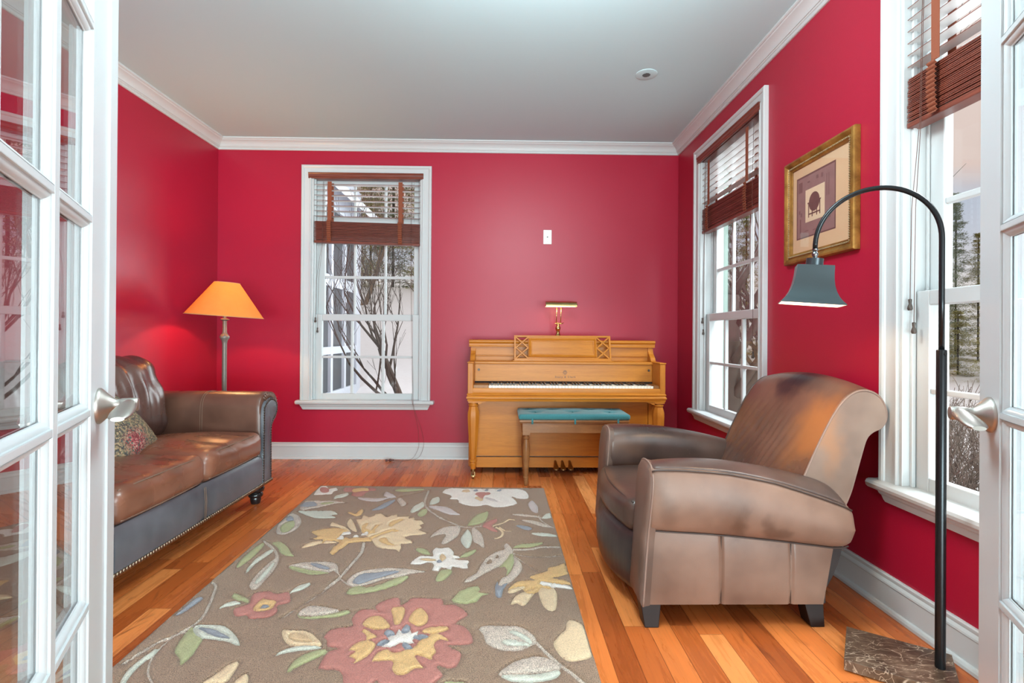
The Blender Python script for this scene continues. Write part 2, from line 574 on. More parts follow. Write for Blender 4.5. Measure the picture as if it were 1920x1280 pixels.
def build_window(n):
    F = wfun(n)
    c0, c1 = CW, WW - CW
    mb = MB()
    mb.loft([[F(CW - d, -t, 0.488) for d, t in CASE], [F(CW - d, -t, ZO1 + d) for d, t in CASE],
             [F(c1 + d, -t, ZO1 + d) for d, t in CASE], [F(c1 + d, -t, 0.488) for d, t in CASE]])
    root = mb.build('window_%d' % n, WHITE, None, smooth='auto', angle=25, kind='structure')
    root['label'] = {1: 'white tall window with venetian blind beside the floor lamp', 2: 'white tall window on the red side wall beside the piano', 3: 'white tall window behind the arched floor lamp'}[n]
    # jamb lining with stops
    mb = MB()
    for s0, s1 in ((c0, c0 + 0.014), (c1 - 0.014, c1)):
        wbox(mb, F, s0, s1, -0.006, WT, 0.488, ZO1)
    wbox(mb, F, c0, c1, -0.006, WT, ZO1 - 0.014, ZO1)
    for s0, s1 in ((c0 + 0.014, c0 + 0.026), (c1 - 0.026, c1 - 0.014)):
        wbox(mb, F, s0, s1, 0.022, 0.036, 0.488, ZO1)
        wbox(mb, F, s0, s1, 0.078, 0.086, 0.488, ZO1)
    mb.build('jamb', WHITE, root, bevel=0.002)
    # stool and apron
    mb = MB()
    prof = [(WT + 0.02, 0.478), (0.03, 0.488), (0.0, 0.488), (0.0, 0.452), (WT + 0.02, 0.446)]
    mb.loft([[F(u, v, z) for v, z in prof if True] for u in (c0 + 0.002, c1 - 0.002)])
    nose = [(0.0, 0.488), (-0.045, 0.488), (-0.054, 0.484), (-0.058, 0.474), (-0.056, 0.463), (-0.048, 0.455), (0.0, 0.452)]
    mb.loft([[F(u, v * k, 0.470 + (z - 0.470) * k2) for v, z in nose] for u, k, k2 in ((-0.034, 0.86, 0.3), (-0.031, 0.95, 0.75), (-0.026, 1, 1), (WW + 0.026, 1, 1), (WW + 0.031, 0.95, 0.75), (WW + 0.034, 0.86, 0.3))])
    sill = mb.build('window_sill', WHITE, root, smooth='auto', angle=30)
    mb = MB()
    ap = [(0, 0.452), (-0.030, 0.452), (-0.028, 0.440), (-0.020, 0.432), (-0.018, 0.418), (-0.014, 0.409), (0, 0.409)]
    mb.loft([[F(u + k * (0.452 - z) * 0.5, v, z) for v, z in ap] for u, k in ((0.0, 1), (WW, -1))])
    mb.build('apron', WHITE, root, smooth='auto', angle=30)
    # sashes
    o0, o1 = c0 + 0.016, c1 - 0.016
    build_sash('lower_sash', F, root, [o0, 0.158, 0.396, 0.418, 0.656, 0.679, 0.917, o1], [0.478, 0.536, 0.834, 0.854, 1.150, 1.204], 0.040, 0.036)
    build_sash('upper_sash', F, root, [o0, 0.163, 0.403, 0.423, 0.663, 0.683, 0.916, o1], [1.160, 1.206, 1.509, 1.532, 1.846, 1.900], 0.088, 0.034)
    build_sash('transom_sash', F, root, [o0, 0.163, 0.403, 0.423, 0.663, 0.683, 0.916, o1], [1.985, 2.030, 2.313, 2.350], 0.080, 0.036)
    mb = MB()
    wbox(mb, F, c0, c1, 0.060, WT, 1.900, 1.985)
    mb.build('mullion', WHITE, root, bevel=0.004)
    return root
for n in WIN:
    build_window(n)

# ------------------------------------------------------------------ venetian blinds
def make_blind_wood():
    m, nt, b = new_mat('cherry_blind_wood')
    p = nt.obj()
    g = nt.noise(nt.mapping(p, scale=(3, 3, 60)), scale=3, detail=4)
    c = nt.ramp(g.outputs['Fac'], [(0.3, srgb(96, 46, 36)), (0.7, srgb(128, 66, 50))])
    nt.put(b.inputs['Base Color'], c)
    b.inputs['Roughness'].default_value = 0.32
    return m
BLIND = make_blind_wood()
SLATSHEEN = pmat('slat_painted_sheen', (0.70, 0.68, 0.67, 1), rough=0.25, spec=0.6)  # bright reflection on the open brown slats, painted into their face colour
TAPE = pmat('blind_cloth_tape', srgb(134, 72, 48), rough=0.85, bump=(220, 0.4))
CORD = pmat('blind_cord', srgb(96, 60, 50), rough=0.8)
TASSEL = pmat('dark_wood_tassel', srgb(72, 62, 55), rough=0.45)
def build_blind(n, label, tilt=0.0, floor_cord=False):
    F = wfun(n)
    c0, c1 = CW + 0.017, WW - CW - 0.017
    mid = (c0 + c1) / 2
    t = thing('venetian_blind', label, 'blind', F(mid, 0.03, 1.80))
    # valance
    mb = MB()
    pr = [(-0.004, 2.331), (-0.016, 2.331), (-0.019, 2.338), (-0.017, 2.345), (-0.021, 2.352), (-0.021, 2.366), (-0.026, 2.372), (-0.026, 2.378), (-0.004, 2.378)]
    mb.loft([[F(u, v, z) for v, z in pr] for u in (CW - 0.025, WW - CW + 0.012)])
    mb.build('valance', BLIND, t, smooth='auto', angle=30)
    mb = MB()
    wbox(mb, F, c0, c1, 0.004, 0.056, 2.332, 2.356)
    mb.build('headrail', BLIND, t, bevel=0.002)
    def slat(mb, u0, u1, z0, z1, th, v0=0.006, v1=0.056):
        a = [(v0, 0), (v0 + 0.012, 0.0015), ((v0 + v1) / 2, 0.0022), (v1 - 0.012, 0.0015), (v1, 0)]
        loop = [(v, h + th / 2) for v, h in a] + [(v, h - th / 2) for v, h in a[::-1]]
        mb.loft([[F(u0, v, z0 + h) for v, h in loop], [F(u1, v, z1 + h) for v, h in loop]])
    zt = 1.985
    nopen = 7
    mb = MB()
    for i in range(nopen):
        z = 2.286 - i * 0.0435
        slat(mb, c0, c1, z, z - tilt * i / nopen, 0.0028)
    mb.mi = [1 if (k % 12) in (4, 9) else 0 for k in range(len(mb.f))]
    mb.build('open_slat_panel', [SLATSHEEN, BLIND], t, smooth='auto', angle=40)
    mb = MB()
    ns = 23
    random.seed(n)
    for i in range(ns):
        z = 1.822 + 0.160 * (i + 0.5) / ns
        j = random.uniform(-0.0025, 0.0025)
        slat(mb, c0 + random.uniform(0, 0.003), c1 - random.uniform(0, 0.003), z, z - tilt, 0.0042, 0.006 + j, 0.056 + j)
    mb.build('slat_stack', BLIND, t, smooth='auto', angle=40)
    mb = MB()
    vs = [F(u, v, z - (tilt if u > mid else 0)) for z in (1.800, 1.820) for u, v in ((c0, 0.004), (c1, 0.004), (c1, 0.058), (c0, 0.058))]
    mb.add(vs, [(0, 3, 2, 1), (4, 5, 6, 7), (0, 1, 5, 4), (1, 2, 6, 5), (2, 3, 7, 6), (3, 0, 4, 7)])
    mb.build('bottom_rail', BLIND, t, bevel=0.003)
    # ladder tapes: straight above, folded over the stack
    for k, u in enumerate((0.225, 0.815)):
        dz = tilt * (u - c0) / (c1 - c0)
        mb = MB()
        w = 0.017
        for v in (0.002, 0.060):
            pts = [(v, 2.31), (v, 2.15), (v, zt - dz + 0.004)]
            mb.loft([[F(u - w, pv - 0.0008, pz), F(u + w, pv - 0.0008, pz), F(u + w, pv + 0.0008, pz), F(u - w, pv + 0.0008, pz)] for pv, pz in pts])
        # pleats hanging in small loops over the stack
        m = 46
        pts = []
        for i in range(m + 1):
            z = zt - dz + 0.004 - 0.185 * i / m
            v = -0.004 - 0.008 * abs(math.sin(PI * i * 0.25)) - 0.004 * math.sin(PI * i / m)
            pts.append((v, z))
        mb.loft([[F(u - w - 0.003 + 0.004 * (i / m), pv - 0.0015, pz), F(u + w - 0.003 + 0.004 * (i / m), pv - 0.0015, pz), F(u + w - 0.003 + 0.004 * (i / m), pv + 0.0015, pz), F(u - w - 0.003 + 0.004 * (i / m), pv + 0.0015, pz)] for i, (pv, pz) in enumerate(pts)])
        mb.build('ladder_tape', TAPE, t)
    # cords
    ct = []
    for du, z1 in ((0.0, 1.175), (0.006, 1.090)):
        mb = MB()
        u = c0 + 0.075 + du
        mb.tube([F(u, 0.001, 2.31), F(u - 0.002, -0.004, 1.98), F(u - 0.004, -0.005, 1.80), F(u - 0.05 + du * 2, 0.004, 1.5), F(u - 0.058 + du * 2, 0.006, z1)], 0.0011, 5)
        cd = mb.build('tilt_cord', CORD, t, smooth=True)
        mb = MB()
        p = F(u - 0.058 + du * 2, 0.006, z1)
        mb.lathe([(0.002, 0.0), (0.006, -0.002), (0.0055, -0.010), (0.0045, -0.018), (0.008, -0.028), (0.009, -0.036), (0.006, -0.042)], p, 12)
        mb.build('tassel', TASSEL, cd, smooth='auto')
    u = c1 - 0.075
    if floor_cord:
        for du, e in ((0, 0), (0.007, 1)):
            mb = MB()
            P = [F(u + du, 0.000, 2.31), F(u + du, -0.006, 1.80), F(u + du + 0.006, 0.006, 1.2), F(u + du + 0.022, -0.01, 0.56), F(u + du + 0.03, -0.062, 0.49), F(u + du + 0.05, -0.064, 0.40)]
            P += [F(u + du * 3 + 0.075, -0.045, 0.28), F(u + 0.085 + 0.04 * e, -0.042, 0.16), F(u + 0.080 + 0.04 * e, -0.050, 0.09), F(u + 0.04 + 0.04 * e, -0.06, 0.02), F(u - 0.02, -0.075 - 0.006 * e, 0.003), F(u - 0.14 + 0.028 * e, -0.105 + 0.012 * e, 0.009)]
            mb.tube(crv(P, 5), 0.0011, 5)
            cd = mb.build('lift_cord', CORD, t, smooth=True)
            mb = MB()
            p = P[-1]
            mb.lathe([(0.002, 0.006), (0.005, 0.004), (0.005, -0.006), (0.0045, -0.012), (0.009, -0.022), (0.010, -0.032), (0.006, -0.036)], (p[0], p[1], 0.0105), 12, axis='x')
            mb.build('tassel', pmat('red_brown_tassel', srgb(82, 34, 26), rough=0.4), cd, smooth='auto')
    else:
        mb = MB()
        mb.tube([F(u, 0.000, 2.31), F(u, -0.008, 1.86), F(u + 0.002, -0.004, 1.74), F(u + 0.004, 0.0, 0.95)], 0.0012, 5)
        cd = mb.build('lift_cord', CORD, t, smooth=True)
        p = F(u + 0.004, 0.0, 0.95)
        mb = MB().lathe([(0.002, 0.0), (0.006, -0.002), (0.0055, -0.010), (0.0045, -0.018), (0.008, -0.028), (0.009, -0.036), (0.006, -0.042)], p, 12)
        mb.build('tassel', TASSEL, cd, smooth='auto')
    return t
build_blind(1, 'cherry wood venetian blind half raised in the window beside the floor lamp', 0.020, True)
build_blind(2, 'cherry wood venetian blind half raised in the window between piano and framed picture', 0.010)
build_blind(3, 'cherry wood venetian blind half raised in the window behind the arched lamp', 0.006)

# ------------------------------------------------------------------ wall plate and ceiling speaker
PLATE = pmat('white_plastic', (0.80, 0.79, 0.76, 1), rough=0.3)
DARKP = pmat('dark_socket', (0.06, 0.055, 0.05, 1), rough=0.5)
t = thing('wall_plate', 'small white phone jack plate on red wall above the piano', 'wall plate', (0.369, YB, 1.863))
mb = MB().box(0.334, 0.404, YB - 0.006, YB, 1.803, 1.923)
mb.build('plate', PLATE, t, bevel=0.003)
mb = MB().box(0.360, 0.378, YB - 0.009, YB - 0.005, 1.853, 1.873)
j = mb.build('jack', PLATE, t, bevel=0.001)
mb = MB().box(0.364, 0.374, YB - 0.0095, YB - 0.008, 1.858, 1.867)
mb.build('jack_hole', DARKP, j)
SCREWM = pmat('screw_metal', (0.5, 0.48, 0.45, 1), 0.3, 1.0)
for z in (1.825, 1.901):
    mb = MB().lathe([(0.003, 0), (0.003, 0.002)], (0.369, YB - 0.0075, z), 8, axis='y')
    mb.build('screw', SCREWM, t)

t = thing('ceiling_speaker', 'round white disc with small grille on the ceiling', 'ceiling speaker', (0.871, 3.182, H))
mb = MB().lathe([(0.066, 0.0), (0.065, -0.003), (0.060, -0.0045), (0.030, -0.005), (0.001, -0.005)], (0.871, 3.182, H), 40)
mb.build('disc', CEIL, t, smooth='auto')
mb = MB()
for i in range(-4, 5):
    w = math.sqrt(max(0.0, 0.024 ** 2 - (i * 0.0055) ** 2))
    mb.box(0.871 - w, 0.871 + w, 3.182 + i * 0.0055 - 0.0014, 3.182 + i * 0.0055 + 0.0014, H - 0.0065, H - 0.0045)
mb.build('grille', pmat('grey_grille', (0.10, 0.10, 0.10, 1), 0.6), t)

# ------------------------------------------------------------------ french doors, swung into the room
NICKEL = pmat('satin_nickel', (0.42, 0.385, 0.35, 1), rough=0.42, metal=1.0)
def build_door(n, P0, d, nrm, w, mun_c, flat_in, handle_s, handle_z, astragal, z_low):
    """P0: hinge foot of the visible face; d: along the door; nrm: face normal towards the room middle; local s from hinge"""
    P0, d, nrm = Vector(P0), Vector(d).normalized(), Vector(nrm).normalized()
    T = 0.034
    F = lambda s, t, z: tuple(P0 + d * s + nrm * t + Vector((0, 0, z)))         # t: 0 visible face, -T back
    def fbox(mb, s0, s1, t0, t1, z0, z1):
        vs = [F(s, t, z) for z in (z0, z1) for s, t in ((s0, t0), (s1, t0), (s1, t1), (s0, t1))]
        mb.add(vs, [(0, 3, 2, 1), (4, 5, 6, 7), (0, 1, 5, 4), (1, 2, 6, 5), (2, 3, 7, 6), (3, 0, 4, 7)])
    mw = 0.022
    P, rw = 0.335, 0.0115
    hin = mun_c - (flat_in - mun_c)                       # hinge-side flat edge (mirror of latch-side)
    rails = [(z_low + P * i, z_low + rw + P * i) for i in range(-3, 3)]
    mb = MB()
    fbox(mb, 0, hin, -T, 0, 0.008, 2.035)
    fbox(mb, flat_in, w, -T, 0, 0.008, 2.035)
    fbox(mb, hin, flat_in, -T, 0, 0.008, rails[0][1])
    fbox(mb, hin, flat_in, -T, 0, rails[-1][0], 2.035)
    fbox(mb, mun_c - mw / 2, mun_c + mw / 2, -T, 0, rails[0][1], rails[-1][0])
    for z0, z1 in rails[1:-1]:
        fbox(mb, hin, mun_c - mw / 2, -T, 0, z0, z1)
        fbox(mb, mun_c + mw / 2, flat_in, -T, 0, z0, z1)
    if astragal:
        fbox(mb, w - 0.012, w + 0.054, -T * 0.2, 0.004, 0.008, 2.035)
    root = mb.build('door_%d' % n, DOORW, None, kind='structure', bevel=0.0015)
    root['label'] = {1: 'white french door with glass lites beside the sofa', 2: 'white french door with glass lites beside the arched lamp'}[n]
    # glazing stops around every lite, on both faces
    stick = [(0, 0), (0.0004, -0.0035), (0.003, -0.0035), (0.0055, -0.0045), (0.009, -0.0075), (0.0105, -0.0100), (0.012, -0.0105), (0.012, -0.0125)]
    mb = MB()
    for s0, s1 in ((hin, mun_c - mw / 2), (mun_c + mw / 2, flat_in)):
        for i in range(len(rails) - 1):
            z0, z1 = rails[i][1], rails[i + 1][0]
            for face in (0, 1):
                loops = []
                for e, t in stick:
                    tt = t if face == 0 else -T - t * 1.5
                    loops.append([F(s0 + e, tt, z0 + e), F(s1 - e, tt, z0 + e), F(s1 - e, tt, z1 - e), F(s0 + e, tt, z1 - e)])
                mb.loft(loops, True, False, False)
    mb.build('glazing_stop', DOORW, root, smooth='auto', angle=25)
    for s0, s1 in ((hin, mun_c - mw / 2), (mun_c + mw / 2, flat_in)):
        for i in range(len(rails) - 1):
            mb = MB()
            fbox(mb, s0 + 0.004, s1 - 0.004, -0.0150, -0.0120, rails[i][1] + 0.004, rails[i + 1][0] - 0.004)
            mb.build('pane', DOORGLASS, root)
    # lever handle: conical rose, neck, lever running back towards the hinge
    for sg in (1, -1):
        t0 = 0.0 if sg > 0 else -T
        G = lambda s, t, z: F(handle_s + s, t0 + sg * t, handle_z + z)
        mb = MB()
        prof = [(0.033, 0.0), (0.033, 0.003), (0.0305, 0.006), (0.022, 0.014), (0.0145, 0.022), (0.0115, 0.027), (0.0115, 0.034)]
        mb.loft([[G(r * math.cos(2 * PI * k / 32), t, r * math.sin(2 * PI * k / 32)) for k in range(32)] for r, t in prof])
        h = mb.build('door_handle', NICKEL, root, smooth='auto', angle=50)
        mb = MB()
        lp = []
        for t, r in ((0.033, 0.0118), (0.035, 0.0128), (0.0585, 0.0128), (0.0605, 0.0110)):
            lp.append([G(r * math.cos(2 * PI * k / 24), t, r * math.sin(2 * PI * k / 24)) for k in range(24)])
        mb.loft(lp)
        lv = []
        for s, t, hw, hh, dz in ((0.003, 0.047, 0.0120, 0.0118, 0), (-0.016, 0.047, 0.0135, 0.0105, -0.001), (-0.036, 0.045, 0.0165, 0.0085, -0.004), (-0.058, 0.043, 0.0175, 0.0070, -0.009), (-0.076, 0.042, 0.0155, 0.0058, -0.013), (-0.086, 0.042, 0.0100, 0.0040, -0.015)):
            lv.append([G(s, t + hw * math.cos(2 * PI * k / 20), dz + hh * math.sin(2 * PI * k / 20)) for k in range(20)])
        mb.loft(lv)
        mb.build('lever', NICKEL, h, smooth='auto', angle=50)
    # hinges
    for z in (0.25, 1.02, 1.80):
        mb = MB()
        p = F(-0.004, -0.002 + 0.006, z)
        mb.lathe([(0.006, -0.045), (0.006, 0.045)], p, 12)
        mb.build('hinge', NICKEL, root, smooth='auto')
    return root
kL = -0.5076
dL = Vector((kL, 1, 0)).normalized()
nL = Vector((dL.y, -dL.x, 0))
s0 = 0.502
PL = Vector((-0.24822, 0, 0)) + dL * s0
build_door(1, PL, dL, nL, 1.155 - s0, 0.826 - s0, 1.026 - s0, 1.083 - s0, 0.897, True, 1.2213)
kR = 0.4846
dR = Vector((kR, 1, 0)).normalized()
nR = Vector((-dR.y, dR.x, 0))
s0 = 0.505
PR = Vector((0.44442, 0, 0)) + dR * s0
build_door(2, PR, dR, nR, 1.107 - s0, 0.815 - s0, 1.016 - s0, 1.055 - s0, 0.890, False, 1.2229)

# ------------------------------------------------------------------ piano
def make_wood(name, c0, c1, scale=(1, 1, 1), rough=0.3, dark=None, coat=0.0, gs=1.0):
    m, nt, b = new_mat(name)
    p = nt.mapping(nt.geo(), scale=scale)
    g = nt.noise(p, scale=3.0 * gs, detail=5, rough=0.6, dist=0.6)
    g2 = nt.noise(p, scale=26.0 * gs, detail=2)
    c = nt.ramp(g.outputs['Fac'], [(0.28, c0), (0.72, c1)])
    c = nt.mix(0.25, c, nt.ramp(g2.outputs['Fac'], [(0.3, (0.7, 0.66, 0.6)), (0.65, (1.06, 1.06, 1.06))]), 'MULTIPLY')
    if dark:
        n = nt.noise(nt.geo(), scale=2.2, detail=3)
        c = nt.mix(nt.ramp(n.outputs['Fac'], [(0.55, (0, 0, 0)), (0.75, (0.5, 0.5, 0.5))]), c, dark)
    nt.put(b.inputs['Base Color'], c)
    b.inputs['Roughness'].default_value = rough
    b.inputs['Coat Weight'].default_value = coat
    b.inputs['Coat Roughness'].default_value = 0.15
    b.inputs['Specular IOR Level'].default_value = 0.3
    return m
MAPLE = make_wood('honey_maple', srgb(178, 106, 30), srgb(200, 126, 42), (1.0, 8, 12), 0.36)
MAPLEV = make_wood('honey_maple_upright_grain', srgb(174, 102, 30), srgb(196, 122, 42), (10, 10, 1.0), 0.36)
MAPLED = make_wood('worn_maple', srgb(128, 82, 46), srgb(172, 118, 66), (6, 6, 1.5), 0.35, srgb(110, 72, 44))
IVORY = pmat('ivory_key', srgb(232, 226, 210), rough=0.25)
EBONY = pmat('ebony_key', srgb(58, 42, 34), rough=0.3)
BRASS = pmat('polished_brass', srgb(196, 172, 116), rough=0.22, metal=1.0)
OLDBRASS = pmat('aged_brass', srgb(150, 122, 84), rough=0.32, metal=1.0)
INK = pmat('gilt_brown_lettering', srgb(104, 64, 30), rough=0.45)
FELT = pmat('dark_felt', srgb(40, 26, 22), rough=0.9)
PX0, PX1 = -0.250, 1.177
piano = thing('upright_piano', 'honey maple upright piano against the red back wall', 'piano', ((PX0 + PX1) / 2, 4.05, 0))
# case ends with S-curved cheeks
prof = [(4.335, 0.06), (4.335, 0.985), (4.060, 0.985), (4.060, 0.935), (4.055, 0.915), (4.040, 0.897), (4.018, 0.884), (3.998, 0.868), (3.982, 0.848), (3.960, 0.836), (3.930, 0.834),
        (3.742, 0.834), (3.742, 0.600), (3.800, 0.570), (3.885, 0.560), (3.885, 0.06)]
for x0, x1 in ((PX0, PX0 + 0.040), (PX1 - 0.040, PX1)):
    mb = MB().prism(prof, lambda a, b, t: (t, a, b), x0, x1)
    mb.build('case_end', MAPLEV, piano, bevel=0.004)
# caps on arms
for x0, x1 in ((PX0 - 0.004, PX0 + 0.044), (PX1 - 0.044, PX1 + 0.004)):
    mb = MB().box(x0, x1, 3.736, 3.965, 0.834, 0.842)
    mb.build('arm_cap', MAPLE, piano, bevel=0.003)
# lid with moulded front edge
lidp = [(4.345, 1.0), (4.045, 1.0), (4.035, 0.994), (4.034, 0.984), (4.040, 0.976), (4.050, 0.972), (4.050, 0.956), (4.044, 0.952), (4.044, 0.946), (4.075, 0.944), (4.345, 0.975)]
mb = MB().prism(lidp, lambda a, b, t: (t, a, b), PX0 - 0.012, PX1 + 0.012)
mb.build('lid', MAPLE, piano, bevel=0.002)
# upper front with rail mouldings
mb = MB().box(PX0 + 0.03, PX1 - 0.03, 4.072, 4.095, 0.835, 0.946)
mb.box(PX0 + 0.04, PX1 - 0.04, 4.064, 4.075, 0.870, 0.876).box(PX0 + 0.04, PX1 - 0.04, 4.060, 4.075, 0.876, 0.884)
mb.build('upper_panel', MAPLE, piano, bevel=0.002)
mb = MB().box(PX0 + 0.03, PX1 - 0.03, 3.928, 4.085, 0.818, 0.838)
mb.build('shelf', MAPLE, piano, bevel=0.006, bseg=3)
mb = MB().box(PX0 + 0.04, PX1 - 0.04, 3.944, 3.965, 0.686, 0.820)
fb = mb.build('fallboard', MAPLE, piano, bevel=0.002)
KNOBM = pmat('dark_knob', srgb(70, 52, 40), 0.4)
for x in (-0.180, 1.112):
    mb = MB().lathe([(0.008, -0.008), (0.009, -0.003), (0.006, 0.0)], (x, 3.944, 0.775), 14, axis='y')
    mb.build('fallboard_knob', KNOBM, fb, smooth='auto')
# lettering and crest on the fallboard
cu = bpy.data.curves.new('lettering', 'FONT')
cu.body = 'Story & Clark'
cu.size = 0.030
cu.space_character = 1.32
cu.extrude = 0.0006
cu.offset = 0.0006
cu.align_x = 'CENTER'
tmp = bpy.data.objects.new('lettering_curve', cu)
COL.objects.link(tmp)
bpy.context.view_layer.update()
me = bpy.data.meshes.new_from_object(tmp.evaluated_get(bpy.context.evaluated_depsgraph_get()))
bpy.data.objects.remove(tmp)
xs = [v.co.x for v in me.vertices]
sc = 0.158 / (max(xs) - min(xs))
off = WORLD[piano.name]
for v in me.vertices:
    v.co = Vector((0.4755 + v.co.x * sc, 3.9435 - v.co.z, 0.716 + v.co.y * sc)) - off
me.materials.clear()
me.materials.append(INK)
o = bpy.data.objects.new('lettering', me)
COL.objects.link(o)
o.parent = fb
mb = MB()
def flat(mb, pts, y, th=0.0006):
    mb.prism(pts, lambda a, b, t: (a, y - t, b), 0, th)
cx, cz = 0.4735, 0.757
flat(mb, [(cx + 0.016 * math.cos(a), cz + 0.016 * math.sin(a) * (0.9 if math.sin(a) > 0 else 1.0)) for a in [2 * PI * i / 20 for i in range(20)]], 3.9440)
mb.build('crest', INK, fb)
mb = MB()
for a in (-0.009, -0.003, 0.003, 0.009):
    flat(mb, [(cx + a - 0.0014, cz - 0.012), (cx + a + 0.0014, cz - 0.012), (cx + a + 0.0014, cz + 0.008), (cx + a - 0.0014, cz + 0.008)], 3.9433)
flat(mb, [(cx - 0.013, cz - 0.003), (cx + 0.013, cz - 0.003), (cx + 0.013, cz - 0.0005), (cx - 0.013, cz - 0.0005)], 3.9431)
mb.build('crest_bars', MAPLE, fb)
# keybed, key slip, key blocks
mb = MB().box(PX0 + 0.02, PX1 - 0.02, 3.765, 4.0, 0.560, 0.625)
mb.build('key_bed', MAPLE, piano)
slip = [(3.765, 0.655), (3.745, 0.655), (3.742, 0.640), (3.744, 0.620), (3.738, 0.617), (3.732, 0.612), (3.733, 0.605), (3.740, 0.602), (3.736, 0.596), (3.730, 0.590), (3.730, 0.582), (3.737, 0.576), (3.742, 0.560), (3.765, 0.560)]
mb = MB().prism(slip, lambda a, b, t: (t, a, b), PX0 + 0.036, PX1 - 0.036)
mb.build('key_slip', MAPLE, piano, smooth='auto', angle=30)
wrap = [(0.000, 0.617), (-0.006, 0.612), (-0.005, 0.605), (0.0, 0.602), (-0.003, 0.596), (-0.009, 0.590), (-0.009, 0.582), (-0.002, 0.576), (0.0, 0.560)]
for x0, x1, sg in ((PX0, PX0 + 0.040, 1), (PX1, PX1 - 0.040, -1)):
    mb = MB()
    lp = []
    for (x, y, dx, dy) in ((x0, 3.95, -sg, 0), (x0, 3.742, -sg, -1), (x1, 3.742, sg, -1), (x1, 3.95, sg, 0)):
        lp.append([(x - dx * d * 1.0, y - dy * d, z) for d, z in wrap] + [(x + dx * -0.002, y + 0.002, 0.560), (x, y + 0.002, 0.617)])
    mb.loft(lp)
    mb.build('arm_moulding', MAPLE, piano, smooth='auto', angle=30)
mb = MB().box(PX0 + 0.040, -0.1015, 3.758, 3.944, 0.640, 0.676)
mb.build('key_block', MAPLED, piano, bevel=0.003)
mb = MB().box(1.0985, PX1 - 0.040, 3.758, 3.944, 0.640, 0.676)
mb.build('key_block', MAPLED, piano, bevel=0.003)
# 52 white keys, 36 sharps
kw = (1.0975 + 0.1005) / 52
mb = MB()
for i in range(52):
    x = -0.1005 + i * kw
    mb.box(x + 0.0006, x + kw - 0.0006, 3.764, 3.944, 0.650, 0.672)
mb.build('keyboard', IVORY, piano, bevel=0.0015)
mb = MB()
for i in range(51):
    if 'ABCDEFG'[i % 7] in 'ACDFG':
        x = -0.1005 + (i + 1) * kw
        mb.obox((x, 3.879, 0.678), (0.0055, 0, 0), (0, 0.062, 0), (0, 0, 0.0065))
mb.build('sharp_keyboard', EBONY, piano, bevel=0.002)
mb = MB().box(PX0 + 0.04, PX1 - 0.04, 3.936, 3.945, 0.672, 0.689)
mb.build('felt_strip', FELT, piano)
# turned octagonal front legs on casters
for x in (-0.209, 1.136):
    mb = MB()
    mb.box(x - 0.036, x + 0.036, 3.742, 3.814, 0.548, 0.562)
    mb.lathe([(0.030, 0.552), (0.030, 0.540), (0.037, 0.536), (0.037, 0.528), (0.031, 0.522)], (x, 3.778, 0), 24)
    mb.lathe([(0.031, 0.522), (0.036, 0.505), (0.0425, 0.480), (0.044, 0.450), (0.0425, 0.415), (0.039, 0.350), (0.034, 0.280), (0.028, 0.200), (0.023, 0.150), (0.021, 0.138)], (x, 3.778, 0), 8, ph=PI / 8)
    mb.lathe([(0.021, 0.138), (0.028, 0.134), (0.028, 0.122), (0.022, 0.118), (0.022, 0.112), (0.025, 0.108), (0.021, 0.085), (0.018, 0.066)], (x, 3.778, 0), 20)
    lg = mb.build('leg', MAPLEV, piano, smooth='auto', angle=28)
    mb = MB().lathe([(0.0185, 0.070), (0.0185, 0.052), (0.012, 0.048), (0.012, 0.036)], (x, 3.778, 0), 16)
    mb.bar((x - 0.010, 3.778, 0.046), (x - 0.012, 3.764, 0.016), 0.004, 0.016)
    mb.bar((x + 0.010, 3.778, 0.046), (x + 0.012, 3.764, 0.016), 0.004, 0.016)
    mb.lathe([(0.006, -0.010), (0.0155, -0.009), (0.017, 0), (0.0155, 0.009), (0.006, 0.010)], (x, 3.762, 0.0172), 20, axis='x')
    mb.build('caster', OLDBRASS, lg, smooth='auto', angle=40)
# lower panels
mb = MB().box(PX0 + 0.04, 1.090, 3.886, 3.905, 0.135, 0.562)
mb.build('lower_panel', MAPLE, piano, bevel=0.002)
mb = MB().box(1.094, PX1 - 0.040, 3.886, 3.905, 0.060, 0.562)
mb.build('stile', MAPLEV, piano, bevel=0.002)
mb = MB().box(PX0 + 0.04, PX0 + 0.058, 3.878, 3.886, 0.060, 0.562)
mb.build('stile', MAPLEV, piano, bevel=0.002)
mb = MB().box(PX0 + 0.058, 1.090, 3.880, 3.905, 0.052, 0.128)
mb.build('kick_board', MAPLE, piano, bevel=0.002)
# curved brackets under the keybed
for x, sg in ((PX0 + 0.075, 1), (PX1 - 0.075, -1)):
    poly = [(x, 0.560), (x + sg * 0.060, 0.560), (x + sg * 0.052, 0.553), (x + sg * 0.030, 0.549), (x + sg * 0.018, 0.541), (x, 0.538)]
    mb = MB().prism(poly, lambda a, b, t: (a, t, b), 3.748, 3.766)
    mb.build('bracket', MAPLE, piano)
# pedals
for x in (0.396, 0.448, 0.502):
    mb = MB()
    lp = []
    for y, w, z, hgt in ((3.890, 0.010, 0.098, 0.008), (3.860, 0.010, 0.098, 0.009), (3.835, 0.012, 0.088, 0.008), (3.812, 0.018, 0.074, 0.007), (3.792, 0.021, 0.066, 0.007), (3.778, 0.017, 0.063, 0.006), (3.772, 0.008, 0.062, 0.004)):
        lp.append([(x + w * math.cos(2 * PI * k / 14), y, z + hgt * math.sin(2 * PI * k / 14)) for k in range(14)])
    mb.loft(lp)
    mb.build('pedal', OLDBRASS, piano, smooth='auto', angle=60)
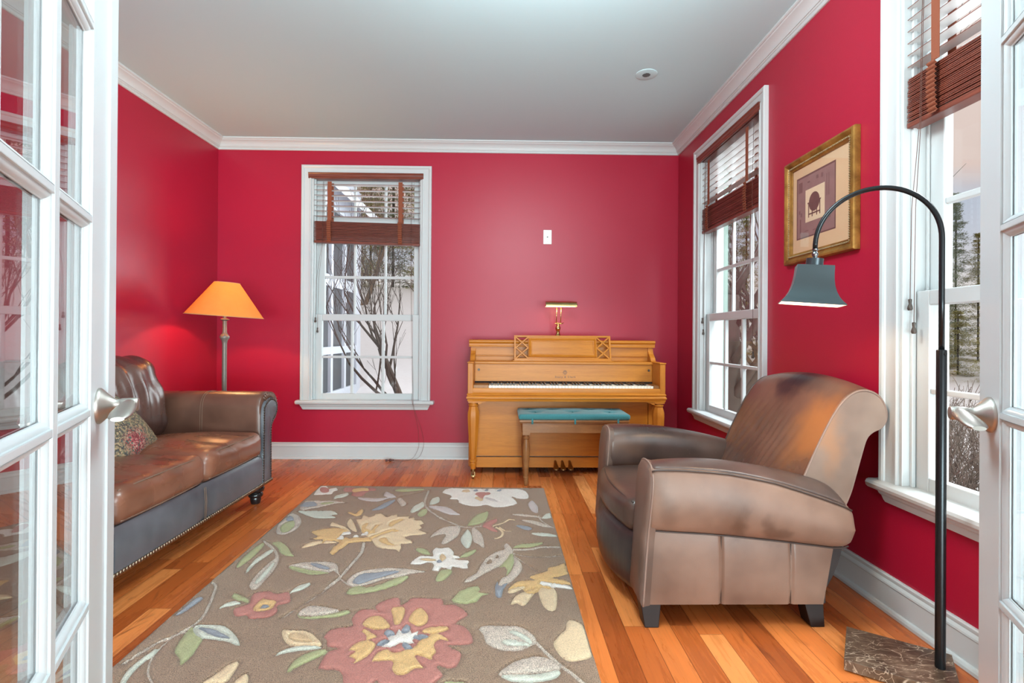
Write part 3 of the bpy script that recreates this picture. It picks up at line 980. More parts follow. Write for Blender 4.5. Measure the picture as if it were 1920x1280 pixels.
# music desk: leaning panel with pierced ends
DA, DB = Vector((0.087, 3.972, 0.842)), Vector((0.087, 4.030, 1.034))
ex = Vector((1, 0, 0))
ez = (DB - DA).normalized()
ey = ez.cross(ex) * -1
Ld, Wd = (DB - DA).length, 0.745
D = lambda a, b, t: tuple(DA + ex * a + ez * b + ey * t)
def dbox(mb, a0, a1, b0, b1, t0, t1):
    vs = [D(a, b, t) for b in (b0, b1) for a, t in ((a0, t0), (a1, t0), (a1, t1), (a0, t1))]
    mb.add(vs, [(0, 3, 2, 1), (4, 5, 6, 7), (0, 1, 5, 4), (1, 2, 6, 5), (2, 3, 7, 6), (3, 0, 4, 7)])
sgn = -1 if ey.y > 0 else 1                  # t pointing to the room is positive*sgn
mb = MB()
T0, T1 = -0.009, 0.009
dbox(mb, 0, Wd, 0, 0.018, T0, T1)
dbox(mb, 0, Wd, Ld - 0.014, Ld, T0, T1)
for a in (0, Wd - 0.014):
    dbox(mb, a, a + 0.014, 0.018, Ld - 0.014, T0, T1)
pe = 0.108
dbox(mb, pe, Wd - pe, 0.018, Ld - 0.014, T0, T1)
for a0 in (0.014, Wd - pe):
    a1 = a0 + pe - 0.014
    b0, b1 = 0.018, Ld - 0.014
    bm_ = (b0 + b1) / 2
    for (p, q) in (((a0, b0), (a1, bm_)), ((a1, b0), (a0, bm_)), ((a0, bm_), (a1, b1)), ((a1, bm_), (a0, b1))):
        pa, qa = Vector(D(p[0], p[1], 0)), Vector(D(q[0], q[1], 0))
        dd = (qa - pa)
        L = dd.length / 2
        dd.normalize()
        mb.obox((pa + qa) / 2, dd * L, ey * 0.0065, dd.cross(ey) * 0.0055)
desk = mb.build('music_desk', MAPLE, piano, bevel=0.0015)
# raised moulding frame on the desk
mb = MB()
fr = [(0, 0), (0.002, 0.010), (0.008, 0.014), (0.014, 0.010), (0.018, 0.004), (0.024, 0.003), (0.026, 0)]
a0, a1, b0, b1 = pe + 0.004, Wd - pe - 0.004, 0.026, Ld - 0.024
lp = []
for e, h_ in fr:
    t_ = sgn * (0.009 + h_)
    lp.append([D(a0 + e, b0 + e, t_), D(a1 - e, b0 + e, t_), D(a1 - e, b1 - e, t_), D(a0 + e, b1 - e, t_)])
mb.loft(lp, True, False, False)
mb.build('panel_moulding', MAPLE, desk, smooth='auto', angle=25)
mb = MB().box(0.075, 0.842, 3.955, 3.985, 0.838, 0.846)
mb.build('desk_ledge', MAPLE, piano, bevel=0.003)

# ------------------------------------------------------------------ brass piano lamp
pl = thing('piano_lamp', 'brass piano lamp lit on top of the maple piano', 'lamp', (0.445, 4.20, 1.0))
mb = MB().lathe([(0.060, 0.0), (0.060, 0.006), (0.052, 0.012), (0.036, 0.022), (0.024, 0.036), (0.016, 0.052), (0.012, 0.060), (0.016, 0.066), (0.012, 0.072), (0.017, 0.080), (0.021, 0.090), (0.021, 0.100), (0.016, 0.110),
                 (0.010, 0.116), (0.013, 0.124), (0.009, 0.130)], (0.445, 4.20, 1.0), 28)
mb.build('base', BRASS, pl, smooth='auto', angle=60)
mb = MB().tube([(0.418, 4.20, 1.133), (0.472, 4.20, 1.133)], 0.005, 10).ball((0.445, 4.20, 1.133), 0.010).tube([(0.472, 4.20, 1.133), (0.480, 4.19, 1.135), (0.487, 4.185, 1.141)], 0.003, 8)
mb.build('joint', BRASS, pl, smooth='auto')
for x in (0.431, 0.466):
    mb = MB().tube([(x, 4.20, 1.133), (x + 0.002, 4.19, 1.265)], 0.0035, 10)
    mb.build('rod', BRASS, pl, smooth=True)
mb = MB()
SX0, SX1, SY, SZ, SR = 0.340, 0.588, 4.165, 1.268, 0.042
arc = [(-SR * math.cos(a), SR * math.sin(a)) for a in [PI * i / 18 for i in range(19)]]
arc_in = [(-(SR - 0.0015) * math.cos(a), (SR - 0.0015) * math.sin(a)) for a in [PI * i / 18 for i in range(19)]][::-1]
mb.loft([[(x, SY + a, SZ + b) for a, b in arc + arc_in] for x in (SX0, SX1)])
for x in (SX0, SX1 - 0.0015):
    mb.prism(arc, lambda a, b, t: (t, SY + a, SZ + b), x, x + 0.0015)
for i in list(range(4)) + list(range(9, 13)):
    x = SX0 + 0.032 + i * 0.0155
    mb.ball((x, SY, SZ + SR), 0.004, 8, 6)
sh = mb.build('lamp_shade', BRASS, pl, smooth='auto', angle=40)
mb = MB().tube([(SX1, SY, SZ + 0.016), (SX1 + 0.012, SY, SZ + 0.016)], 0.0035, 8)
mb.build('switch', EBONY, sh, smooth='auto')
def emit(name, col, st):
    m, nt, b = new_mat(name)
    b.inputs['Base Color'].default_value = (0.9, 0.85, 0.75, 1)
    b.inputs['Emission Color'].default_value = col
    b.inputs['Emission Strength'].default_value = st
    return m
mb = MB().tube([(SX0 + 0.02, SY, SZ + 0.010), (SX1 - 0.05, SY, SZ + 0.010)], 0.011, 12)
mb.build('bulb', emit('tube_bulb_glow', (1.0, 0.72, 0.40, 1), 14.0), pl, smooth='auto')

# ------------------------------------------------------------------ bench and its cushion
WALNUT = make_wood('worn_bench_wood', srgb(124, 80, 46), srgb(154, 104, 62), (2.0, 6, 6), 0.34)
BX0, BX1, BY0, BY1 = 0.116, 0.872, 3.548, 3.862
bench = thing('piano_bench', 'brown wooden piano bench with turned legs in front of the piano', 'bench', ((BX0 + BX1) / 2, 3.70, 0))
mb = MB().box(BX0, BX1, BY0, BY1, 0.442, 0.458).box(BX0 + 0.006, BX1 - 0.006, BY0 + 0.006, BY1 - 0.006, 0.434, 0.442)
mb.build('seat', WALNUT, bench, bevel=0.004)
mb = MB()
mb.box(BX0 + 0.03, BX1 - 0.03, BY0 + 0.022, BY0 + 0.038, 0.366, 0.436).box(BX0 + 0.03, BX1 - 0.03, BY1 - 0.038, BY1 - 0.022, 0.366, 0.436)
mb.box(BX0 + 0.022, BX0 + 0.038, BY0 + 0.03, BY1 - 0.03, 0.366, 0.436).box(BX1 - 0.038, BX1 - 0.022, BY0 + 0.03, BY1 - 0.03, 0.366, 0.436)
mb.build('apron', WALNUT, bench, bevel=0.002)
for x in (BX0 + 0.050, BX1 - 0.050):
    for y in (BY0 + 0.042, BY1 - 0.042):
        mb = MB().box(x - 0.025, x + 0.025, y - 0.025, y + 0.025, 0.352, 0.436)
        mb.lathe([(0.022, 0.354), (0.017, 0.348), (0.017, 0.338), (0.023, 0.334), (0.023, 0.328), (0.017, 0.322), (0.018, 0.305), (0.023, 0.285), (0.0255, 0.265), (0.025, 0.235), (0.0225, 0.18), (0.018, 0.11), (0.0155, 0.075),
                  (0.015, 0.066), (0.019, 0.062), (0.019, 0.054), (0.015, 0.050), (0.0165, 0.036), (0.013, 0.012), (0.011, 0.0)], (x, y, 0), 12)
        mb.build('leg', WALNUT, bench, smooth='auto', angle=35)
def make_teal():
    m, nt, b = new_mat('teal_woven_fabric')
    w = nt.add('ShaderNodeTexVoronoi', feature='F1', distance='CHEBYCHEV')
    nt.put(w.inputs['Vector'], nt.geo())
    w.inputs['Scale'].default_value = 190
    w.inputs['Randomness'].default_value = 0.15
    c = nt.ramp(w.outputs['Distance'], [(0.1, srgb(66, 142, 146)), (0.6, srgb(24, 84, 90))])
    nt.put(b.inputs['Base Color'], c)
    b.inputs['Roughness'].default_value = 0.85
    b.inputs['Sheen Weight'].default_value = 0.3
    nt.put(b.inputs['Normal'], nt.bump(w.outputs['Distance'], 0.5, 0.002))
    return m
TEAL = make_teal()
bc = thing('bench_cushion', 'teal tufted cushion tied on the piano bench', 'cushion', ((BX0 + BX1) / 2, 3.705, 0.458))
tufts = [(-0.26, -0.055), (-0.13, 0.055), (0.0, -0.055), (0.13, 0.055), (0.26, -0.055), (-0.30, 0.08), (0.30, 0.08)]
def tuft(p):
    z = p.z
    if z > 0:
        for tx, ty in tufts:
            d2 = ((p.x - tx) / 0.050) ** 2 + ((p.y - ty) / 0.040) ** 2
            z -= 0.019 * math.exp(-d2 * 1.6)
    return (p.x, p.y, z)
mb = MB().cushion(((BX0 + BX1) / 2, 3.707, 0.4785), (0.384, 0.166, 0.020), 0.017, (0, 0, 0.010), n=36, fn=tuft)
mb.build('pad', TEAL, bc, smooth=True)
for tx, ty in tufts:
    mb = MB().ball(((BX0 + BX1) / 2 + tx, 3.707 + ty, 0.4995), 0.008, 10, 6, (1, 1, 0.5))
    mb.build('button', TEAL, bc, smooth=True)
for x in (0.205, 0.497, 0.792):
    mb = MB()
    mb.loft([[(x - 0.006, y, z), (x + 0.006, y, z), (x + 0.006, y + 0.002, z), (x - 0.006, y + 0.002, z)] for y, z in ((3.552, 0.476), (3.542, 0.466), (3.5405, 0.450), (3.5405, 0.436), (3.544, 0.430), (3.552, 0.429))])
    mb.build('tie', TEAL, bc)

# ------------------------------------------------------------------ leather
def make_leather(name, c0, c1, rough=0.36, wr=0.5, scratch=0.5, blobs=(), wrinkle_scale=(9, 9, 9), sc=1.0):
    m, nt, b = new_mat(name)
    p = nt.geo()
    n1 = nt.noise(p, scale=4.5 * sc, detail=3, rough=0.5)
    c = nt.ramp(n1.outputs['Fac'], [(0.32, c0), (0.68, c1)])
    for ctr, rad, col, amt, soft in blobs:
        w = nt.noise(p, scale=7, detail=4)
        pw = nt.add('ShaderNodeVectorMath', operation='ADD')
        nt.put(pw.inputs[0], p)
        sc_ = nt.add('ShaderNodeVectorMath', operation='SCALE')
        sub = nt.add('ShaderNodeVectorMath', operation='SUBTRACT')
        nt.put(sub.inputs[0], w.outputs['Color'])
        sub.inputs[1].default_value = (0.5, 0.5, 0.5)
        nt.put(sc_.inputs[0], sub)
        sc_.inputs['Scale'].default_value = 0.22
        nt.put(pw.inputs[1], sc_)
        f = nt.math('MULTIPLY', nt.blob(pw.outputs[0], ctr, rad, soft), amt)
        c = nt.mix(f, c, col)
    # fine scratches
    s = nt.noise(nt.mapping(p, rot=(0.5, 0.8, 0.4), scale=(90, 5, 60)), scale=1.0, detail=2)
    c = nt.mix(nt.math('MULTIPLY', nt.ramp(s.outputs['Fac'], [(0.70, (0, 0, 0)), (0.80, (1, 1, 1))]), 0.14 * scratch), c, (0.55, 0.42, 0.34, 1))
    nt.put(b.inputs['Base Color'], c)
    r = nt.math('ADD', nt.math('MULTIPLY', n1.outputs['Fac'], 0.22), rough - 0.11)
    nt.put(b.inputs['Roughness'], r)
    b.inputs['Specular IOR Level'].default_value = 0.55
    g = nt.add('ShaderNodeTexVoronoi', feature='DISTANCE_TO_EDGE')
    nt.put(g.inputs['Vector'], p)
    g.inputs['Scale'].default_value = 260
    w2 = nt.noise(nt.mapping(p, scale=wrinkle_scale), scale=1.0, detail=2, rough=0.5, dist=0.4)
    h = nt.math('ADD', nt.math('MULTIPLY', g.outputs['Distance'], 0.05), nt.math('MULTIPLY', w2.outputs['Fac'], wr))
    nt.put(b.inputs['Normal'], nt.bump(h, 0.7, 0.006))
    return m
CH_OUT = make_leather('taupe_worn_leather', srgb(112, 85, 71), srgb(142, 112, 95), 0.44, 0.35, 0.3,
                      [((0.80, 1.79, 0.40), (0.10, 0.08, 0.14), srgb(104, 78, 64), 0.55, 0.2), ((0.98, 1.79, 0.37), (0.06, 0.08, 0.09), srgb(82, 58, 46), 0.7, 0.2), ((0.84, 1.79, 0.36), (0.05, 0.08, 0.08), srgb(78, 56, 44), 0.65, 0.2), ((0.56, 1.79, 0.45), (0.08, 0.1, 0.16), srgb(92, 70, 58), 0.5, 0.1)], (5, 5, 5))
CH_FRONT = make_leather('brown_leather_arm_front', srgb(88, 68, 58), srgb(118, 94, 82), 0.42, 0.3, 0.3)
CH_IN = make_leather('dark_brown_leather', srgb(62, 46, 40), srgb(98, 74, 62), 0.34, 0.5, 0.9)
CH_ARM = make_leather('arm_top_leather', srgb(64, 50, 46), srgb(100, 80, 72), 0.32, 0.4, 0.9, [((0.62, 2.62, 0.50), (0.16, 0.2, 0.08), srgb(116, 88, 70), 0.5, 0.2)])
CH_DARK = make_leather('charcoal_leather', srgb(42, 38, 38), srgb(66, 58, 56), 0.34, 0.55, 0.5, (), (5, 22, 3))
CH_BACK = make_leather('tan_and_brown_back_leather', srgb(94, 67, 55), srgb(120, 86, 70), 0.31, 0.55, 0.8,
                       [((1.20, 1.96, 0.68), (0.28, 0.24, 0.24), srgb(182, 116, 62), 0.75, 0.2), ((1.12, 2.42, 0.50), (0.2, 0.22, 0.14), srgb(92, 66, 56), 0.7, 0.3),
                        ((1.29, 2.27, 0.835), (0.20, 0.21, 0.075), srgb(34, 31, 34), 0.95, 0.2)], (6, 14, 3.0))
CH_CAP = make_leather('pale_back_side_leather', srgb(124, 102, 89), srgb(154, 130, 114), 0.42, 0.3, 0.4,
                      [((1.20, 1.92, 0.66), (0.10, 0.1, 0.22), srgb(176, 122, 80), 0.6, 0.1)])
WELT = pmat('dark_welt_leather', srgb(70, 56, 50), rough=0.45)
WELTL = pmat('pale_welt_leather', srgb(140, 116, 104), rough=0.5)
FOOTW = pmat('dark_stained_wood', srgb(38, 26, 23), rough=0.5, spec=0.3, var=0.3)
BLACKW = pmat('black_turned_wood', srgb(28, 25, 26), rough=0.2, spec=0.6)

# ------------------------------------------------------------------ armchair (faces the sofa, side towards the doors)
chair = thing('armchair', 'worn brown leather recliner armchair with rolled back beside the arched lamp', 'armchair', (0.85, 2.28, 0))
YN, YFAR = 1.835, 2.725
YM = (YN + YFAR) / 2
def mir(y, far):
    return 2 * YM - y if far else y
ST = [(0.520, .345, .548, .556), (0.535, .345, .560, .568), (0.60, .340, .564, .576), (0.70, .335, .558, .580), (0.80, .327, .549, .576), (0.95, .312, .521, .555), (1.09, .296, .478, .526), (1.19, .283, .443, .498), (1.235, .285, .424, .468), (1.252, .315, .40, .43)]
def zw(x, i):
    for a, b in zip(ST[:-1], ST[1:]):
        if a[0] <= x <= b[0]:
            t = (x - a[0]) / (b[0] - a[0])
            return a[i] + (b[i] - a[i]) * t
    return ST[-1][i]
for far in (False, True):
    # padded arm
    mb = MB()
    lo = []
    xs = [0.520, 0.528, 0.545, 0.58, 0.64, 0.72, 0.80, 0.88, 0.96, 1.04, 1.12, 1.18, 1.215, 1.238, 1.252]
    for x in xs:
        s_, w_, t_ = zw(x, 1), zw(x, 2), zw(x, 3)
        k = min(1, (x - 0.505) / 0.07) * (1.0 if x < 1.19 else max(0.25, 1 - ((x - 1.19) / 0.075) ** 2))
        bul = 0.050 * (0.35 + 0.65 * k)
        m_ = (s_ + w_) / 2
        pts = [(1.985, s_ - 0.01), (1.845, s_ - 0.004), (1.838 - bul * 0.45, s_ + 0.012), (1.838 - bul * 0.85, s_ + 0.05), (1.838 - bul, m_), (1.838 - bul * 0.85, w_ - 0.055), (1.838 - bul * 0.6, w_ - 0.015), (1.838 - bul * 0.45, w_),
               (1.838 - bul * 0.1, w_ + 0.008), (1.875, (w_ + t_) / 2 + 0.010), (1.915, t_), (1.950, t_ - 0.004), (1.975, t_ - 0.022), (1.988, t_ - 0.06), (1.990, t_ - 0.12)]
        lo.append([(x, mir(y, far), z) for y, z in pts])
    mb.loft(lo)
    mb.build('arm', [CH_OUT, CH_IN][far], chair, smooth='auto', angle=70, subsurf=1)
    # the darker leather over the arm top
    mb = MB()
    lo = []
    for x in xs[1:-1]:
        s_, w_, t_ = zw(x, 1), zw(x, 2), zw(x, 3)
        k = min(1, (x - 0.505) / 0.07) * (1.0 if x < 1.19 else max(0.25, 1 - ((x - 1.19) / 0.075) ** 2))
        bul = 0.050 * (0.35 + 0.65 * k)
        pts = [(1.838 - bul * 0.45, w_ + 0.001), (1.838 - bul * 0.1, w_ + 0.012), (1.875, (w_ + t_) / 2 + 0.014), (1.915, t_ + 0.004), (1.952, t_), (1.979, t_ - 0.020), (1.993, t_ - 0.06), (1.994, t_ - 0.12), (1.985, t_ - 0.20),
               (1.970, t_ - 0.14), (1.960, t_ - 0.04), (1.915, t_ - 0.012), (1.875, (w_ + t_) / 2 - 0.004)]
        lo.append([(x, mir(y, far), z) for y, z in pts])
    mb.loft(lo)
    mb.build('arm_cover', CH_ARM, chair, smooth='auto', angle=70, subsurf=1)
    # welt along the arm and down its front
    mb = MB()
    pts = []
    for x in xs[1:-1]:
        w_ = zw(x, 2)
        k = min(1, (x - 0.505) / 0.07) * (1.0 if x < 1.19 else max(0.25, 1 - ((x - 1.19) / 0.075) ** 2))
        bul = 0.050 * (0.35 + 0.65 * k)
        pts.append((x, mir(1.838 - bul * 0.45, far), w_ + 0.001))
    mb.tube(pts, 0.0035, 8)
    mb.tube([(x, mir(1.839, far), zw(x, 1) - 0.002) for x in xs[1:-1]], 0.003, 8)
    mb.build('welt', WELT, chair, smooth=True)
    # lower side in three sewn panels
    mb = MB()
    nx, nz = 140, 10
    lo = []
    for i in range(nx + 1):
        x = 0.524 + 0.666 * i / nx
        col = []
        ztop = zw(max(x, 0.53), 1) + 0.004
        for j in range(nz + 1):
            xx = x + (0.0 if i < nx else 0.0) - max(0, (x - 1.13)) * 0.6 * (1 - j / nz)
            z = 0.078 + (ztop - 0.078) * j / nz
            bl = 0.010 * (1 - abs(2 * i / nx - 1) ** 6) * (1 - abs(2 * j / nz - 1) ** 3)
            for sx in (0.784, 1.035):
                bl -= 0.0075 * math.exp(-((x - sx) / 0.006) ** 2)
            col.append((xx, mir(1.846 - bl, far), z))
        lo.append(col + [(xx, mir(1.90, far), ztop), (xx, mir(1.90, far), 0.078)])
    mb.loft(lo)
    sp_ = mb.build('side_panel', CH_OUT, chair, smooth='auto', angle=50)
    for sx in (0.784, 1.035):
        mb = MB().tube([(sx - max(0, sx - 1.13) * 0.6, mir(1.8455, far), 0.080 + (zw(sx, 1) - 0.08) * k / 6) for k in range(7)], 0.0013, 6)
        mb.build('seam', WELT, sp_, smooth=True)
    # front of the arm
    out = crv([(1.836, .076), (1.835, .20), (1.833, .32), (1.824, .385), (1.817, .44), (1.813, .495), (1.821, .538), (1.846, .563), (1.885, .574), (1.940, .574), (1.976, .560), (1.990, .52), (1.990, .40), (1.988, .25), (1.988, .076)], 5)
    cy, cz = 1.90, 0.33
    mb = MB()
    lo = []
    for dx, sc_ in ((0.030, 0.985), (0.010, 1.0), (0.000, 0.985), (-0.006, 0.94), (-0.011, 0.80), (-0.013, 0.5)):
        lo.append([(0.497 + dx + 0.030 * (cz + (z - cz) * sc_ - 0.08) / 0.48, mir(cy + (y - cy) * sc_, far), cz + (z - cz) * sc_) for y, z in out])
    mb.loft(lo)
    mb.build('arm_front', CH_FRONT, chair, smooth='auto', angle=60)
    mb = MB()
    mb.tube([(0.503 + 0.030 * (z - 0.08) / 0.48, mir(cy + (y - cy) * 1.005, far), z) for y, z in out], 0.0038, 8)
    mb.build('welt', WELTL, chair, smooth=True)
# seat cushion, bowed at the front
def bow(p):
    if p.x < 0:
        k = (min(1, -p.x / 0.31)) ** 2
        return (p.x - 0.040 * k * (1 - (p.y / 0.29) ** 2), p.y, p.z)
    return p
mb = MB().cushion((0.80, YM, 0.338), (0.312, 0.290, 0.062), 0.040, (0.006, 0, 0.026), n=24, fn=bow)
mb.build('seat_cushion', CH_IN, chair, smooth=True)
mb = MB()
pts = []
for i in range(41):
    y = -0.275 + 0.55 * i / 40
    pts.append((0.80 - 0.288 - 0.040 * (1 - (y / 0.29) ** 2), YM + y, 0.338 + 0.0515 + 0.010 * (1 - (y / 0.29) ** 2)))
mb.tube(pts, 0.0035, 8)
mb.build('seat_welt', WELT, chair, smooth=True)
# bowed front panel
mb = MB()
lo = []
for i in range(25):
    y = -0.298 + 0.596 * i / 24
    b_ = 1 - (y / 0.30) ** 2
    x0 = 0.500 - 0.068 * b_
    edge = min(1, (1 - abs(y) / 0.298) / 0.06)
    prof = [(0.56, .075), (x0 + 0.030, .058), (x0 + 0.012, .064), (x0 + 0.004, .085), (x0 - 0.004 * edge, .13), (x0 - 0.006 * edge, .18), (x0 - 0.002, .23), (x0 + 0.006, .262), (x0 + 0.020, .283), (x0 + 0.05, .292), (0.56, .292)]
    lo.append([(x, YM + y, z) for x, z in prof])
mb.loft(lo)
mb.build('front_panel', CH_DARK, chair, smooth='auto', angle=60)
# rolled back
bp = crv([(1.085, .40), (1.120, .48), (1.158, .57), (1.205, .67), (1.245, .745), (1.285, .800), (1.330, .832), (1.378, .836), (1.420, .814), (1.444, .772), (1.447, .730), (1.428, .698), (1.394, .680), (1.370, .655), (1.352, .600), (1.330, .52), (1.310, .45), (1.285, .39)], 8)
bc_ = (1.27, .62)
mb = MB()
lo = []
stations = [(-0.345, .93), (-0.343, .975), (-0.336, 1.0), (-0.28, 1.0), (-0.2, 1.0), (-0.1, 1.0), (0, 1.0), (0.1, 1.0), (0.2, 1.0), (0.28, 1.0), (0.336, 1.0), (0.343, .975), (0.345, .93)]
for y, k in stations:
    cr = 1 - (y / 0.345) ** 2
    loop = []
    for x, z in bp:
        xx, zz = bc_[0] + (x - bc_[0]) * k, bc_[1] + (z - bc_[1]) * k
        top = max(0, (z - .60) / .24)
        frt = max(0, (1.33 - x) / 0.25)
        zz += 0.040 * cr * top
        xx -= 0.030 * cr * min(1, frt)
        # soft gathers in the lower front
        if x < 1.30 and z < .70 and abs(y) < .33:
            xx += 0.004 * math.sin(y * 70 + (z - .4) * 22) * max(0, 1 - abs(z - .55) / .14) * cr
        loop.append((xx, YM + y, zz))
    lo.append(loop)
# more stations for the gathers
def backloop(y, k):
    cr = 1 - (y / 0.345) ** 2
    loop = []
    for x, z in bp:
        xx, zz = bc_[0] + (x - bc_[0]) * k, bc_[1] + (z - bc_[1]) * k
        top = max(0, (z - .60) / .24)
        frt = max(0, (1.33 - x) / 0.25)
        zz += 0.040 * cr * top
        xx -= 0.030 * cr * min(1, frt)
        if x < 1.30 and z < .74:
            g = max(0, 1 - abs(z - .56) / .17) * cr
            xx += 0.015 * (0.5 - abs(math.sin(y * 62 + z * 26 + 1.3 * math.sin(y * 15 + 1)))) * g * max(0, 1 - max(0, (-0.12 - y)) / 0.15)
        loop.append((xx, YM + y, zz))
    return loop
lo = [backloop(-0.345, .90), backloop(-0.344, .965), backloop(-0.338, 1.0)] + [backloop(-0.33 + 0.66 * i / 160, 1.0) for i in range(161)] + [backloop(0.338, 1.0), backloop(0.344, .965), backloop(0.345, .90)]
mb.loft(lo, cap0=True, cap1=True)
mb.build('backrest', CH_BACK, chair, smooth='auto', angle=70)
for sg in (-1, 1):
    mb = MB()
    y0 = YM + sg * 0.3455
    lo = []
    for k, dy in ((0.965, 0.0), (0.955, 0.004), (0.85, 0.010), (0.5, 0.013)):
        lo.append([(bc_[0] + (x - bc_[0]) * k, y0 + sg * dy, bc_[1] + (z - bc_[1]) * k) for x, z in bp])
    # keep the waist of the outline: scale towards nearest spine point instead of one centre
    mb = MB()
    mb.prism([(bc_[0] + (x - bc_[0]) * 0.965, bc_[1] + (z - bc_[1]) * 0.965) for x, z in bp], lambda a, b, t: (a, t, b), y0 - sg * 0.004, y0 + sg * 0.004)
    mb.build('back_side', CH_CAP, chair, bevel=0.003)
    mb = MB()
    mb.tube([(bc_[0] + (x - bc_[0]) * 0.985, YM + sg * 0.345, bc_[1] + (z - bc_[1]) * 0.985) for x, z in bp], 0.0045, 8)
    mb.build('back_welt', WELTL if sg < 0 else WELT, chair, smooth=True)
# outer rear shell
mb = MB()
rp = crv([(1.13, .095), (1.19, .095), (1.245, .20), (1.266, .30), (1.276, .37), (1.270, .42), (1.24, .425), (1.20, .36)], 4)
mb.loft([[(x, y, z) for x, z in rp] for y in (1.905, 1.915, 2.645, 2.655)])
mb.build('rear_shell', CH_DARK, chair, smooth='auto', angle=60)
mb = MB().box(0.53, 1.17, 1.86, 2.70, 0.075, 0.12)
mb.build('frame', CH_DARK, chair)
for x0, x1, b0, b1 in ((0.499, 0.572, 0.510, 0.560), (1.090, 1.158, 1.106, 1.155)):
    for far in (False, True):
        mb = MB()
        ya, yb, yc = mir(1.852, far), mir(1.915, far), mir(1.905, far)
        mb.loft([[(x0, ya, .078), (x1, ya, .078), (x1, yb, .078), (x0, yb, .078)], [(b0, mir(1.838, far), 0), (b1, mir(1.838, far), 0), (b1, yc, 0), (b0, yc, 0)]])
        mb.build('foot', FOOTW, chair, bevel=0.003)

# ------------------------------------------------------------------ loveseat along the left wall
SO_SEAT = make_leather('sofa_seat_leather', srgb(104, 66, 50), srgb(136, 90, 70), 0.28, 0.45, 0.3, (), (5, 3.5, 5))
SO_ARM = make_leather('sofa_arm_leather', srgb(80, 54, 44), srgb(106, 73, 59), 0.31, 0.3, 0.4)
SO_BASE = make_leather('sofa_base_leather', srgb(72, 75, 80), srgb(98, 100, 106), 0.34, 0.35, 0.4)
SO_BACK = make_leather('sofa_back_leather', srgb(68, 48, 44), srgb(96, 70, 62), 0.26, 0.8, 0.5, (), (5, 16, 3.5))
NAIL = pmat('antique_nail', srgb(150, 132, 112), rough=0.3, metal=1.0)
NAILD = pmat('dark_bronze_nail', srgb(84, 74, 68), rough=0.35, metal=0.9)
STITCH = pmat('pale_stitching', srgb(118, 94, 78), rough=0.8)
sofa = thing('loveseat', 'brown leather loveseat with rolled arms and nailhead trim along the left wall', 'sofa', (-1.87, 2.545, 0))
YI, YO = 1.955, 3.135                      # inner faces of the arms
XF = -1.440
SM = (YI + YO) / 2
armp = crv([(0, .125), (0, .40), (0, .55), (0.006, .615), (0.034, .660), (0.085, .678), (0.150, .674), (0.205, .650), (0.238, .600), (0.236, .540), (0.212, .500), (0.176, .478), (0.150, .455), (0.142, .40), (0.140, .25), (0.140, .125)], 4)
for sg, y0 in ((1, YO), (-1, YI)):
    mb = MB()
    lo = []
    for x, k in ((-2.30, .97), (-2.29, 1.0), (-1.9, 1.0), (-1.475, 1.0), (-1.455, .992), (-1.448, .96)):
        lo.append([(x, y0 + sg * (0.12 + (a - 0.12) * k), 0.40 + (z - 0.40) * k) for a, z in armp])
    mb.loft(lo)
    a_ = mb.build('arm', SO_ARM, sofa, smooth='auto', angle=60)
    # seam across the arm
    for dx in (0, 0.012):
        mb = MB().tube([(-1.80 + dx, y0 + sg * (a - 0.001 if a < .1 else a + 0.0), z + 0.001) for a, z in armp[5:40]], 0.0014, 6)
        mb.build('seam', STITCH, a_, smooth=True)
    # scroll front: slim padded panel
    fp = crv([(0.012, .125), (0.014, .40), (0.016, .54), (0.030, .600), (0.070, .632), (0.120, .640), (0.168, .626), (0.200, .596), (0.206, .556), (0.186, .524), (0.150, .498), (0.126, .468), (0.120, .40), (0.124, .25), (0.126, .125)], 4)
    mb = MB()
    lo = []
    for x, k in ((-1.452, 1.0), (-1.436, 1.0), (-1.430, .975), (-1.428, .90)):
        lo.append([(x, y0 + sg * (0.09 + (a - 0.09) * k), 0.40 + (z - 0.40) * k) for a, z in fp])
    mb.loft(lo)
    mb.build('arm_front', SO_BASE, sofa, smooth='auto', angle=50)
    mb = MB()
    ol = crv([(0.020, .14), (0.022, .54), (0.036, .594), (0.072, .622), (0.120, .630), (0.162, .617), (0.190, .592), (0.196, .556), (0.178, .530), (0.142, .504), (0.118, .470), (0.112, .40), (0.116, .14)], 10)
    for p in resample([(-1.430, y0 + sg * a, z) for a, z in ol], 0.0150):
        mb.ball(p, 0.0082, 8, 6, (0.6, 1, 1))
    mb.build('nailhead_trim', NAILD, sofa, smooth=True)
    # pleated leather around the scroll
    mb = MB()
    for i in range(16):
        a = -0.6 + 2.9 * i / 15
        c = (0.118, .578)
        r0, r1 = 0.070, 0.104
        mb.tube([(-1.440, y0 + sg * (c[0] + r0 * math.cos(a) * 1.05), c[1] + r0 * math.sin(a) * 0.9), (-1.446, y0 + sg * (c[0] + r1 * math.cos(a) * 1.08), c[1] + r1 * math.sin(a) * 0.93)], 0.006, 8)
    mb.build('pleat', SO_ARM, sofa, smooth=True)
